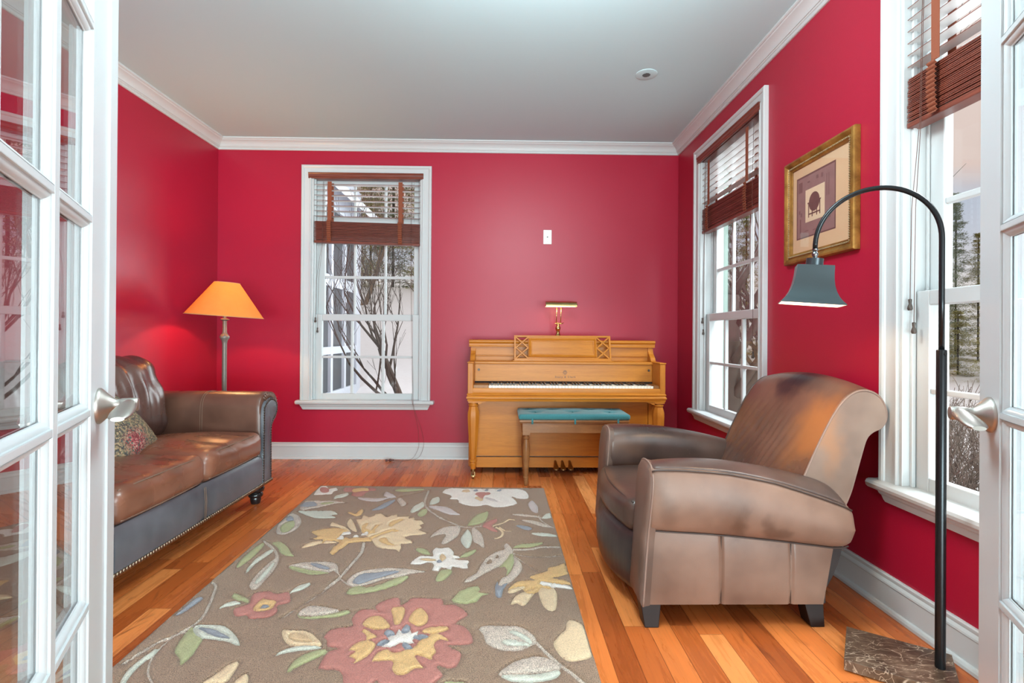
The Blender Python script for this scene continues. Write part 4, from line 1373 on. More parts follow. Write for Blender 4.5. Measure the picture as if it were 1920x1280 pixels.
# base rail with nail trim
mb = MB()
bs = [(-2.28, .125), (XF + 0.004, .125), (XF + 0.010, .15), (XF + 0.012, .22), (XF + 0.008, .285), (XF - 0.006, .305), (-2.28, .305)]
lo = []
for i in range(25):
    y = YI + (YO - YI) * i / 24
    dip = 0.006 * math.exp(-((y - SM) / 0.012) ** 2)
    lo.append([(x - (dip if x > -1.5 else 0), y, z) for x, z in bs])
mb.loft(lo)
base_ = mb.build('base', SO_BASE, sofa, smooth='auto', angle=50)
mb = MB()
for dy in (-0.006, 0.006):
    mb.tube([(XF + 0.0085, SM + dy, .13), (XF + 0.0115, SM + dy, .22), (XF + 0.006, SM + dy, .29)], 0.0014, 6)
mb.build('seam', STITCH, base_, smooth=True)
mb = MB()
n_ = 86
for i in range(n_):
    mb.ball((XF + 0.010, YI - 0.12 + (YO - YI + 0.25) * i / (n_ - 1), 0.131), 0.0105, 8, 6, (0.7, 1, 1))
mb.build('nailhead_trim', NAIL, sofa, smooth=True)
# seat cushions
def seatfn(p):
    x, y, z = p
    if z > 0:
        z += 0.014 * (-x / 0.33) * -1 if x < 0 else 0
        z -= 0.003 * math.sin(y * 34 + x * 12 + 1.5 * math.sin(x * 10 + y * 7)) * (0.4 + 0.6 * max(0, x / .33))
        z += 0.0022 * math.sin(y * 52 + 2 * math.sin(x * 9)) * max(0, x / .33)
    return (x, y, z)
for y0, y1, nm in ((YI + 0.003, SM - 0.001, 0), (SM + 0.001, YO - 0.003, 1)):
    cy = (y0 + y1) / 2
    mb = MB().cushion((-1.762, cy, 0.376), (0.338, (y1 - y0) / 2, 0.072), 0.046, (0.014, 0, 0.030), n=44, fn=seatfn)
    c_ = mb.build('seat_cushion', SO_SEAT, sofa, smooth=True)
    for zz in (0.437, 0.324):
        mb = MB()
        pts = []
        for i in range(31):
            y = cy + ((y1 - y0) / 2 - 0.03) * (2 * i / 30 - 1)
            bu = (1 - ((y - cy) / ((y1 - y0) / 2)) ** 2)
            pts.append((-1.762 + 0.3265 + 0.009 * bu - (0.012 if zz > 0.4 else 0), y, zz + (0.006 * bu if zz > 0.4 else -0.003 * bu)))
        mb.tube(pts, 0.0028, 7)
        mb.build('welt', STITCH, c_, smooth=True)
# back frame and back cushions
mb = MB()
bk = crv([(-2.335, .13), (-2.335, .70), (-2.325, .78), (-2.29, .815), (-2.24, .81), (-2.20, .77), (-2.16, .60), (-2.10, .40), (-2.08, .13)], 4)
mb.loft([[(x, y, z) for x, z in bk] for y in (YI - 0.12, YI - 0.10, YO + 0.10, YO + 0.12)])
mb.build('back_frame', SO_ARM, sofa, smooth='auto', angle=60)
Mt = Matrix.Rotation(-0.24, 3, 'Y')
def backfn(p):
    x, y, z = p
    if x > 0:
        x += (0.011 * math.sin(y * 34 - z * 16 + 2.2 * math.sin(y * 13 + z * 6)) + 0.005 * math.sin(y * 71 + z * 9)) * max(0.0, 1 - abs(z - 0.05) / 0.24)
    if z > 0.15:
        z += 0.005 * math.sin(y * 47)
    return (x, y, z)
for y0, y1 in ((YI + 0.01, SM - 0.003), (SM + 0.003, YO - 0.01)):
    cy = (y0 + y1) / 2
    mb = MB().cushion((-2.085, cy, 0.655), (0.100, (y1 - y0) / 2, 0.235), 0.085, (0.055, 0.0, 0.020), n=34, mat=Mt, fn=backfn)
    mb.build('back_cushion', SO_BACK, sofa, smooth=True)
for x, y in ((-1.500, YO + 0.070), (-1.500, YI - 0.070), (-2.24, YO + 0.070), (-2.24, YI - 0.070)):
    mb = MB().lathe([(0.030, .126), (0.030, .112), (0.046, .104), (0.050, .090), (0.046, .076), (0.033, .070), (0.040, .062), (0.043, .052), (0.038, .042), (0.030, .038), (0.032, .030), (0.028, .010), (0.024, .0)], (x, y, 0), 24)
    mb.build('foot', BLACKW, sofa, smooth='auto', angle=60)

# ------------------------------------------------------------------ tapestry pillow on the loveseat
def make_tapestry():
    m, nt, b = new_mat('floral_tapestry')
    p = nt.obj()
    v = nt.add('ShaderNodeTexVoronoi', feature='F1')
    w = nt.noise(p, scale=16, detail=3)
    pw = nt.add('ShaderNodeVectorMath', operation='ADD')
    nt.put(pw.inputs[0], p)
    s_ = nt.add('ShaderNodeVectorMath', operation='SCALE')
    nt.put(s_.inputs[0], w.outputs['Color'])
    s_.inputs['Scale'].default_value = 0.05
    nt.put(pw.inputs[1], s_)
    nt.put(v.inputs['Vector'], pw.outputs[0])
    v.inputs['Scale'].default_value = 135
    rnd = nt.sep(v.outputs['Color'])[0]
    bgc = nt.ramp(rnd, [(0.0, srgb(92, 84, 74)), (0.25, srgb(150, 132, 104)), (0.45, srgb(112, 116, 92)), (0.65, srgb(172, 150, 116)), (0.85, srgb(76, 78, 78)), (1.0, srgb(130, 104, 86))], 'CONSTANT')
    flc = nt.ramp(rnd, [(0.0, srgb(150, 46, 62)), (0.3, srgb(190, 108, 106)), (0.5, srgb(204, 160, 146)), (0.68, srgb(124, 34, 52)), (0.86, srgb(60, 110, 98)), (1.0, srgb(82, 96, 66))], 'CONSTANT')
    f1 = nt.blob(pw.outputs[0], (0.035, 0.02, -0.02), (0.3, 0.14, 0.10), 0.35)
    f2 = nt.blob(pw.outputs[0], (0.0, -0.13, -0.10), (0.3, 0.09, 0.07), 0.35)
    c = nt.mix(nt.math('MAXIMUM', f1, f2), bgc, flc)
    ln = nt.ramp(v.outputs['Distance'], [(0.5, (1, 1, 1)), (0.85, (0.35, 0.32, 0.3))])
    c = nt.mix(0.7, c, ln, 'MULTIPLY')
    nt.put(b.inputs['Base Color'], c)
    b.inputs['Roughness'].default_value = 0.9
    t_ = nt.noise(p, scale=420, detail=1)
    nt.put(b.inputs['Normal'], nt.bump(t_.outputs['Fac'], 0.5, 0.002))
    return m
pil = thing('throw_pillow', 'floral tapestry throw pillow lying against the loveseat back', 'pillow', (-1.885, 2.56, 0.545))
Mp = Matrix.Rotation(0.12, 3, 'Z') @ Matrix.Rotation(-0.66, 3, 'Y') @ Matrix.Rotation(0.16, 3, 'X')
def pfn(p):
    x, y, z = p
    e = (abs(y) / 0.215) ** 2.2
    f = (abs(z) / 0.185) ** 2.2
    k = max(0.10, (1 - e) ** 0.55 * 1 if e < 1 else 0.1) * max(0.10, (1 - f) ** 0.55 if f < 1 else 0.1)
    return (x * k * 1.5, y * (1 - 0.05 * (1 - f)), z * (1 - 0.05 * (1 - e)))
mb = MB().cushion((-1.885, 2.56, 0.570), (0.052, 0.215, 0.185), 0.010, (0, 0, 0), n=26, mat=Mp, fn=pfn)
mb.build('cover', make_tapestry(), pil, smooth=True)
mb = MB()
pts = []
for (a, b_) in ((-1, -1), (1, -1), (1, 1), (-1, 1)):
    pts.append((a, b_))
ring = []
for i in range(4):
    a, b_ = pts[i], pts[(i + 1) % 4]
    for k in range(14):
        t_ = k / 14
        yy, zz = (a[0] + (b_[0] - a[0]) * t_) * 0.213, (a[1] + (b_[1] - a[1]) * t_) * 0.183
        e, f = (abs(yy) / 0.215) ** 2.2, (abs(zz) / 0.185) ** 2.2
        yy2, zz2 = yy * (1 - 0.05 * (1 - f)), zz * (1 - 0.05 * (1 - e))
        ring.append(Mp @ Vector((0, yy2, zz2)) + Vector((-1.885, 2.56, 0.570)))
ring.append(ring[0])
mb.tube(ring, 0.005, 8)
mb.build('braid_edging', pmat('burgundy_braid', srgb(104, 36, 52), 0.8, bump=(300, 0.6)), pil, smooth=True)

# ------------------------------------------------------------------ floor lamp behind the loveseat
PEW = pmat('hammered_grey_metal', srgb(118, 112, 104), rough=0.45, metal=0.35, bump=(140, 0.5, 0.002), var=0.15, var_scale=60)
LX, LY = -1.984, 3.75
lamp = thing('floor_lamp', 'lit floor lamp with orange cone shade behind the loveseat arm', 'floor lamp', (LX, LY, 0))
mb = MB().lathe([(0.135, 0), (0.135, 0.012), (0.120, 0.022), (0.060, 0.034), (0.026, 0.050), (0.020, 0.08)], (LX, LY, 0), 36)
mb.build('base', PEW, lamp, smooth='auto', angle=40)
mb = MB().lathe([(0.0155, 0.06), (0.0160, 0.96), (0.020, 0.985), (0.031, 1.000), (0.033, 1.012), (0.026, 1.022), (0.018, 1.034), (0.0145, 1.045), (0.0140, 1.115), (0.014, 1.125), (0.030, 1.132), (0.030, 1.136), (0.012, 1.142), (0.010, 1.18)], (LX, LY, 0), 24)
mb.build('pole', PEW, lamp, smooth='auto', angle=50)
def make_shade():
    m, nt, b = new_mat('parchment_lamp_shade')
    out = nt.n['Material Output']
    nt.n.remove(b)
    n = nt.noise(nt.obj(), scale=30, detail=3)
    c = nt.mix(n.outputs['Fac'], srgb(222, 162, 84), srgb(232, 176, 98))
    df = nt.add('ShaderNodeBsdfDiffuse')
    tl = nt.add('ShaderNodeBsdfTranslucent')
    nt.put(df.inputs[0], c)
    tl.inputs[0].default_value = srgb(250, 182, 92)
    mx = nt.add('ShaderNodeMixShader')
    mx.inputs[0].default_value = 0.45
    nt.l.new(df.outputs[0], mx.inputs[1])
    nt.l.new(tl.outputs[0], mx.inputs[2])
    nt.l.new(mx.outputs[0], out.inputs[0])
    return m
SHADE = make_shade()
tilt = Matrix.Rotation(0.062, 4, 'Y')
def tl_(p):
    q = tilt @ (Vector(p) - Vector((LX, LY, 1.16))) + Vector((LX, LY, 1.16))
    return tuple(q)
mb = MB()
lo = []
for r, z in ((0.252, 1.158), (0.082, 1.396), (0.079, 1.396), (0.249, 1.158)):
    lo.append([tl_((LX + r * math.cos(2 * PI * k / 64), LY + r * math.sin(2 * PI * k / 64), z)) for k in range(64)])
lo.append(lo[0])
mb.loft(lo, True, False, False)
shd = mb.build('lamp_shade', SHADE, lamp, smooth='auto', angle=40)
mb = MB()
for r, z in ((0.2525, 1.158), (0.0825, 1.396)):
    mb.tube([tl_((LX + r * math.cos(2 * PI * k / 64), LY + r * math.sin(2 * PI * k / 64), z)) for k in range(65)], 0.0022, 6)
mb.build('trim', pmat('tan_shade_trim', srgb(190, 150, 106), 0.8), shd, smooth=True)
mb = MB().lathe([(0.012, 1.17), (0.014, 1.18), (0.014, 1.205), (0.020, 1.225), (0.030, 1.26), (0.026, 1.285), (0.010, 1.298)], (LX, LY, 0), 20)
mb.build('bulb', emit('warm_bulb_glow', (1.0, 0.62, 0.28, 1), 10.0), lamp, smooth='auto', angle=60)
point('floor_lamp_light', (LX, LY, 1.315), 16, (1.0, 0.60, 0.26), 0.03)

# ------------------------------------------------------------------ arched reading lamp on a marble base
GUN = pmat('gunmetal_lacquer', srgb(70, 78, 82), rough=0.30, metal=0.75)
GUND = pmat('black_gunmetal', srgb(40, 42, 44), rough=0.26, metal=0.7)
def make_marble():
    m, nt, b = new_mat('dark_brown_marble')
    p = nt.geo()
    n = nt.noise(p, scale=9, detail=6, rough=0.6, dist=0.5)
    c = nt.ramp(n.outputs['Fac'], [(0.3, srgb(58, 44, 36)), (0.5, srgb(92, 74, 60)), (0.7, srgb(128, 108, 90))])
    for sc, rot, st, th in ((5.0, (0, 0, 0.35), (1, 3.2, 1), 0.004), (8.0, (0, 0, -0.5), (1, 4.0, 1), 0.003), (4.0, (0, 0, 1.4), (1, 2.4, 1), 0.0025)):
        w = nt.noise(nt.mapping(p, rot=rot, scale=st), scale=sc, detail=4, rough=0.5, dist=0.7)
        d = nt.math('ABSOLUTE', nt.math('SUBTRACT', w.outputs['Fac'], 0.5))
        c = nt.mix(nt.ramp(d, [(0.0, (0.7, 0.7, 0.7)), (th, (0.2, 0.2, 0.2)), (th * 2.5, (0, 0, 0))]), c, srgb(206, 184, 160))
    nt.put(b.inputs['Base Color'], c)
    b.inputs['Roughness'].default_value = 0.22
    return m
MARBLE = make_marble()
e1, e2 = Vector((0.816, -0.579, 0)).normalized(), Vector((-0.579, -0.816, 0)).normalized()
B1 = Vector((1.194, 1.781, 0))
PB = Vector((1.331, 1.556, 0))
arch = thing('arc_floor_lamp', 'lit black arched reading lamp with bell shade on a marble base', 'floor lamp', PB)
mb = MB()
q = [B1, B1 + e1 * 0.280, B1 + e1 * 0.280 + e2 * 0.226, B1 + e2 * 0.226]
mb.loft([[v + Vector((0, 0, z)) for v in q] for z in (0.004, 0.036)])
mb.build('base', MARBLE, arch, bevel=0.0015)
mb = MB().lathe([(0.0135, 0.036), (0.0135, 0.994), (0.0125, 0.997), (0.009, 0.998)], PB, 24)
mb.build('pole', GUND, arch, smooth='auto', angle=40)
mb = MB().lathe([(0.0045, -0.016), (0.0045, 0.0)], PB + Vector((0, 0, 0.985)) , 12, axis='y')
mb.build('lock_screw', GUND, arch, smooth='auto', angle=40)
mb = MB()
R0 = 0.167
pts = [PB + Vector((0, 0, z)) for z in (0.99, 1.15)]
for i in range(0, 41):
    a = PI * i / 40
    pts.append(PB - e1 * (R0 - R0 * math.cos(a)) + Vector((0, 0, 1.335 + 0.178 * math.sin(a) ** 0.95 - 0.0 * i)))
mb.tube(pts, 0.0078, 14)
mb.build('arm', GUND, arch, smooth=True)
SC = PB - e1 * (2 * R0)
mb = MB().lathe([(0.004, 1.337), (0.0095, 1.333), (0.0095, 1.327), (0.006, 1.324), (0.010, 1.318), (0.0105, 1.312), (0.007, 1.306), (0.007, 1.296)], (SC.x, SC.y, 0), 18)
mb.build('swivel', pmat('chrome_swivel', srgb(130, 138, 142), 0.15, 1.0), arch, smooth='auto', angle=50)
# bell shade: square section, concave sides; hangs slightly tilted
RT = Matrix.Rotation(0.09, 3, Vector((-e2.x, -e2.y, 0)))
PV = Vector((SC.x, SC.y, 1.30))
f1, f2 = Vector((0.905, -0.424, 0)).normalized(), Vector((-0.424, -0.905, 0)).normalized()
def SH(a, b, z):
    return RT @ (f1 * a + f2 * b + Vector((0, 0, z))) + PV
mb = MB()
prof = [(0.0540, -0.0260), (0.0545, -0.034), (0.0550, -0.050), (0.0565, -0.070), (0.0600, -0.092), (0.0660, -0.112), (0.0740, -0.129), (0.0840, -0.143), (0.0930, -0.152), (0.0945, -0.156)]
th = 0.002
full = prof + [(w - th, z) for w, z in prof[::-1]]
lo = []
for w, z in full:
    lo.append([SH(-w, -w, z), SH(w, -w, z), SH(w, w, z), SH(-w, w, z)])
mb.loft(lo, True, True, True)
def make_shade_metal():
    m, nt, b = new_mat('gunmetal_shade')
    b.inputs['Base Color'].default_value = srgb(66, 76, 79)
    b.inputs['Metallic'].default_value = 0.6
    b.inputs['Roughness'].default_value = 0.34
    return m
asd = mb.build('lamp_shade', make_shade_metal(), arch, smooth='auto', angle=30)
mb = MB()
lo = []
for w, z in prof[1:]:
    w -= th + 0.0006
    lo.append([SH(-w, -w, z), SH(w, -w, z), SH(w, w, z), SH(-w, w, z)])
mb.loft(lo, True, True, False)
mb.build('lining', pmat('white_enamel_lining', (0.86, 0.84, 0.80, 1), 0.4), asd, smooth='auto', angle=30)
mb = MB()
lo = [[SH(r * math.cos(2 * PI * k / 24), r * math.sin(2 * PI * k / 24), z) for k in range(24)] for r, z in ((0.012, 0.002), (0.0265, 0.0), (0.0265, -0.027))]
mb.loft(lo)
mb.build('shade_cap', GUN, asd, smooth='auto', angle=40)
mb = MB()
mb.ball(SH(0, 0, -0.095), 0.026, 16, 12)
mb.build('bulb', emit('reading_bulb_glow', (1.0, 0.78, 0.52, 1), 14.0), arch, smooth=True)
point('reading_lamp_light', SH(0, 0, -0.128), 5.5, (1.0, 0.66, 0.36), 0.02)
# brass lamp light
point('piano_lamp_light', (0.452, SY - 0.004, SZ - 0.004), 0.7, (1.0, 0.66, 0.34), 0.012)

# ------------------------------------------------------------------ framed picture
GOLD = make_wood('antique_gold_leaf', srgb(112, 74, 30), srgb(176, 130, 64), (5, 5, 5), 0.38)
GOLD.node_tree.nodes['Principled BSDF'].inputs['Metallic'].default_value = 0.45
MATB = pmat('tan_mat_board', srgb(214, 178, 140), rough=0.9, var=0.05, var_scale=14)
MAUVE = pmat('mauve_print_paper', srgb(142, 108, 104), rough=0.85, var=0.20, var_scale=22)
BROWNP = pmat('brown_print_ink', srgb(104, 72, 68), rough=0.85, var=0.15, var_scale=30)
MARKP = pmat('faded_print_ink', srgb(120, 88, 84), rough=0.85)
PALEP = pmat('pale_print_paper', srgb(222, 196, 164), rough=0.85, var=0.06, var_scale=40)
PYC, PZC = 2.391, 1.658
HW, HH = 0.268, 0.258
pic = thing('framed_picture', 'gold framed print of an antique globe on the right red wall', 'picture', (XR, PYC, PZC))
G = lambda a, b, t: (XR - t, PYC - a, PZC + b)            # a: to the right as seen from the room
mb = MB()
fp_ = [(0, 0.001), (0, 0.024), (0.004, 0.030), (0.012, 0.032), (0.022, 0.027), (0.028, 0.020), (0.031, 0.021), (0.036, 0.024), (0.041, 0.021), (0.044, 0.017), (0.050, 0.015), (0.052, 0.010), (0.052, 0.001)]
lo = []
for e, t_ in fp_:
    lo.append([G(-HW + e, -HH + e, t_), G(HW - e, -HH + e, t_), G(HW - e, HH - e, t_), G(-HW + e, HH - e, t_)])
lo.append(lo[0])
mb.loft(lo, True, False, False)
frm = mb.build('frame', GOLD, pic, smooth='auto', angle=35)
mb = MB()
def beads(a0, b0, a1, b1, n_):
    for i in range(n_):
        k = (i + 0.5) / n_
        mb.ball(G(a0 + (a1 - a0) * k, b0 + (b1 - b0) * k, 0.0235), 0.0042, 6, 4)
E_ = 0.036
beads(-HW + E_, -HH + E_, HW - E_, -HH + E_, 46)
beads(-HW + E_, HH - E_, HW - E_, HH - E_, 46)
beads(-HW + E_, -HH + E_, -HW + E_, HH - E_, 44)
beads(HW - E_, -HH + E_, HW - E_, HH - E_, 44)
mb.build('beading', pmat('gilt_beading', srgb(150, 128, 96), 0.4, 0.4), frm, smooth=True)
def rect(a0, a1, b0, b1, t_, name, mat, par):
    mb = MB()
    vs = [G(a, b, t) for t in (t_ - 0.0012, t_) for a, b in ((a0, b0), (a1, b0), (a1, b1), (a0, b1))]
    mb.add(vs, [(0, 3, 2, 1), (4, 5, 6, 7), (0, 1, 5, 4), (1, 2, 6, 5), (2, 3, 7, 6), (3, 0, 4, 7)])
    return mb.build(name, mat, par)
mt = rect(-0.222, 0.222, -0.212, 0.212, 0.0085, 'mat_board', MATB, pic)
AC = (-0.032, 0.010)
rect(AC[0] - 0.152, AC[0] + 0.152, AC[1] - 0.152, AC[1] + 0.152, 0.0092, 'mat_bevel', BROWNP, mt)
art = rect(AC[0] - 0.143, AC[0] + 0.146, AC[1] - 0.146, AC[1] + 0.143, 0.0098, 'print', MAUVE, pic)
rect(AC[0] - 0.075, AC[0] + 0.075, AC[1] - 0.080, AC[1] + 0.076, 0.0106, 'print_panel', PALEP, art)
mb = MB()
gx, gz = AC[0] - 0.004, AC[1] + 0.008
T = lambda a, b, t: G(a, b, 0.0106 + t)
mb.prism([(gx + 0.042 * math.cos(2 * PI * i / 28), gz + 0.045 * math.sin(2 * PI * i / 28)) for i in range(28)], T, 0, 0.0006)
mb.prism([(gx - 0.052, gz - 0.002), (gx + 0.052, gz - 0.002), (gx + 0.052, gz + 0.004), (gx - 0.052, gz + 0.004)], T, 0, 0.0012)
for dx in (-0.046, -0.018, 0.018, 0.042):
    mb.prism([(gx + dx, gz - 0.068), (gx + dx + 0.005, gz - 0.068), (gx + dx + 0.005, gz), (gx + dx, gz)], T, 0, 0.0012)
mb.prism([(gx - 0.046, gz - 0.056), (gx + 0.047, gz - 0.056), (gx + 0.047, gz - 0.050), (gx - 0.046, gz - 0.050)], T, 0, 0.0012)
mb.build('globe_drawing', BROWNP, art)
for (a, b, w, h_) in ((-0.118, 0.10, 0.030, 0.05), (-0.125, -0.02, 0.012, 0.018), (-0.110, -0.035, 0.012, 0.018), (0.018, 0.118, 0.016, 0.016), (0.09, 0.06, 0.004, 0.10), (0.105, 0.06, 0.004, 0.10), (0.055, 0.115, 0.014, 0.02), (-0.05, 0.112, 0.02, 0.008), (-0.118, -0.09, 0.008, 0.07), (0.10, -0.085, 0.034, 0.016), (0.02, -0.125, 0.07, 0.004), (-0.065, -0.12, 0.03, 0.004)):
    mb = MB().prism([(AC[0] + a - w / 2, AC[1] + b - h_ / 2), (AC[0] + a + w / 2, AC[1] + b - h_ / 2), (AC[0] + a + w / 2, AC[1] + b + h_ / 2), (AC[0] + a - w / 2, AC[1] + b + h_ / 2)], lambda x, y, t: G(x, y, 0.0098 + t), 0, 0.0006)
    mb.build('print_marking', MARKP, art)
mb = MB()
vs = [G(a, b, t) for t in (0.0125, 0.0140) for a, b in ((-0.220, -0.210), (0.220, -0.210), (0.220, 0.210), (-0.220, 0.210))]
mb.add(vs, [(0, 3, 2, 1), (4, 5, 6, 7), (0, 1, 5, 4), (1, 2, 6, 5), (2, 3, 7, 6), (3, 0, 4, 7)])
mb.build('picture_glass', make_glass('picture_glass', (0.97, 0.97, 0.97, 1), 1.35), pic)

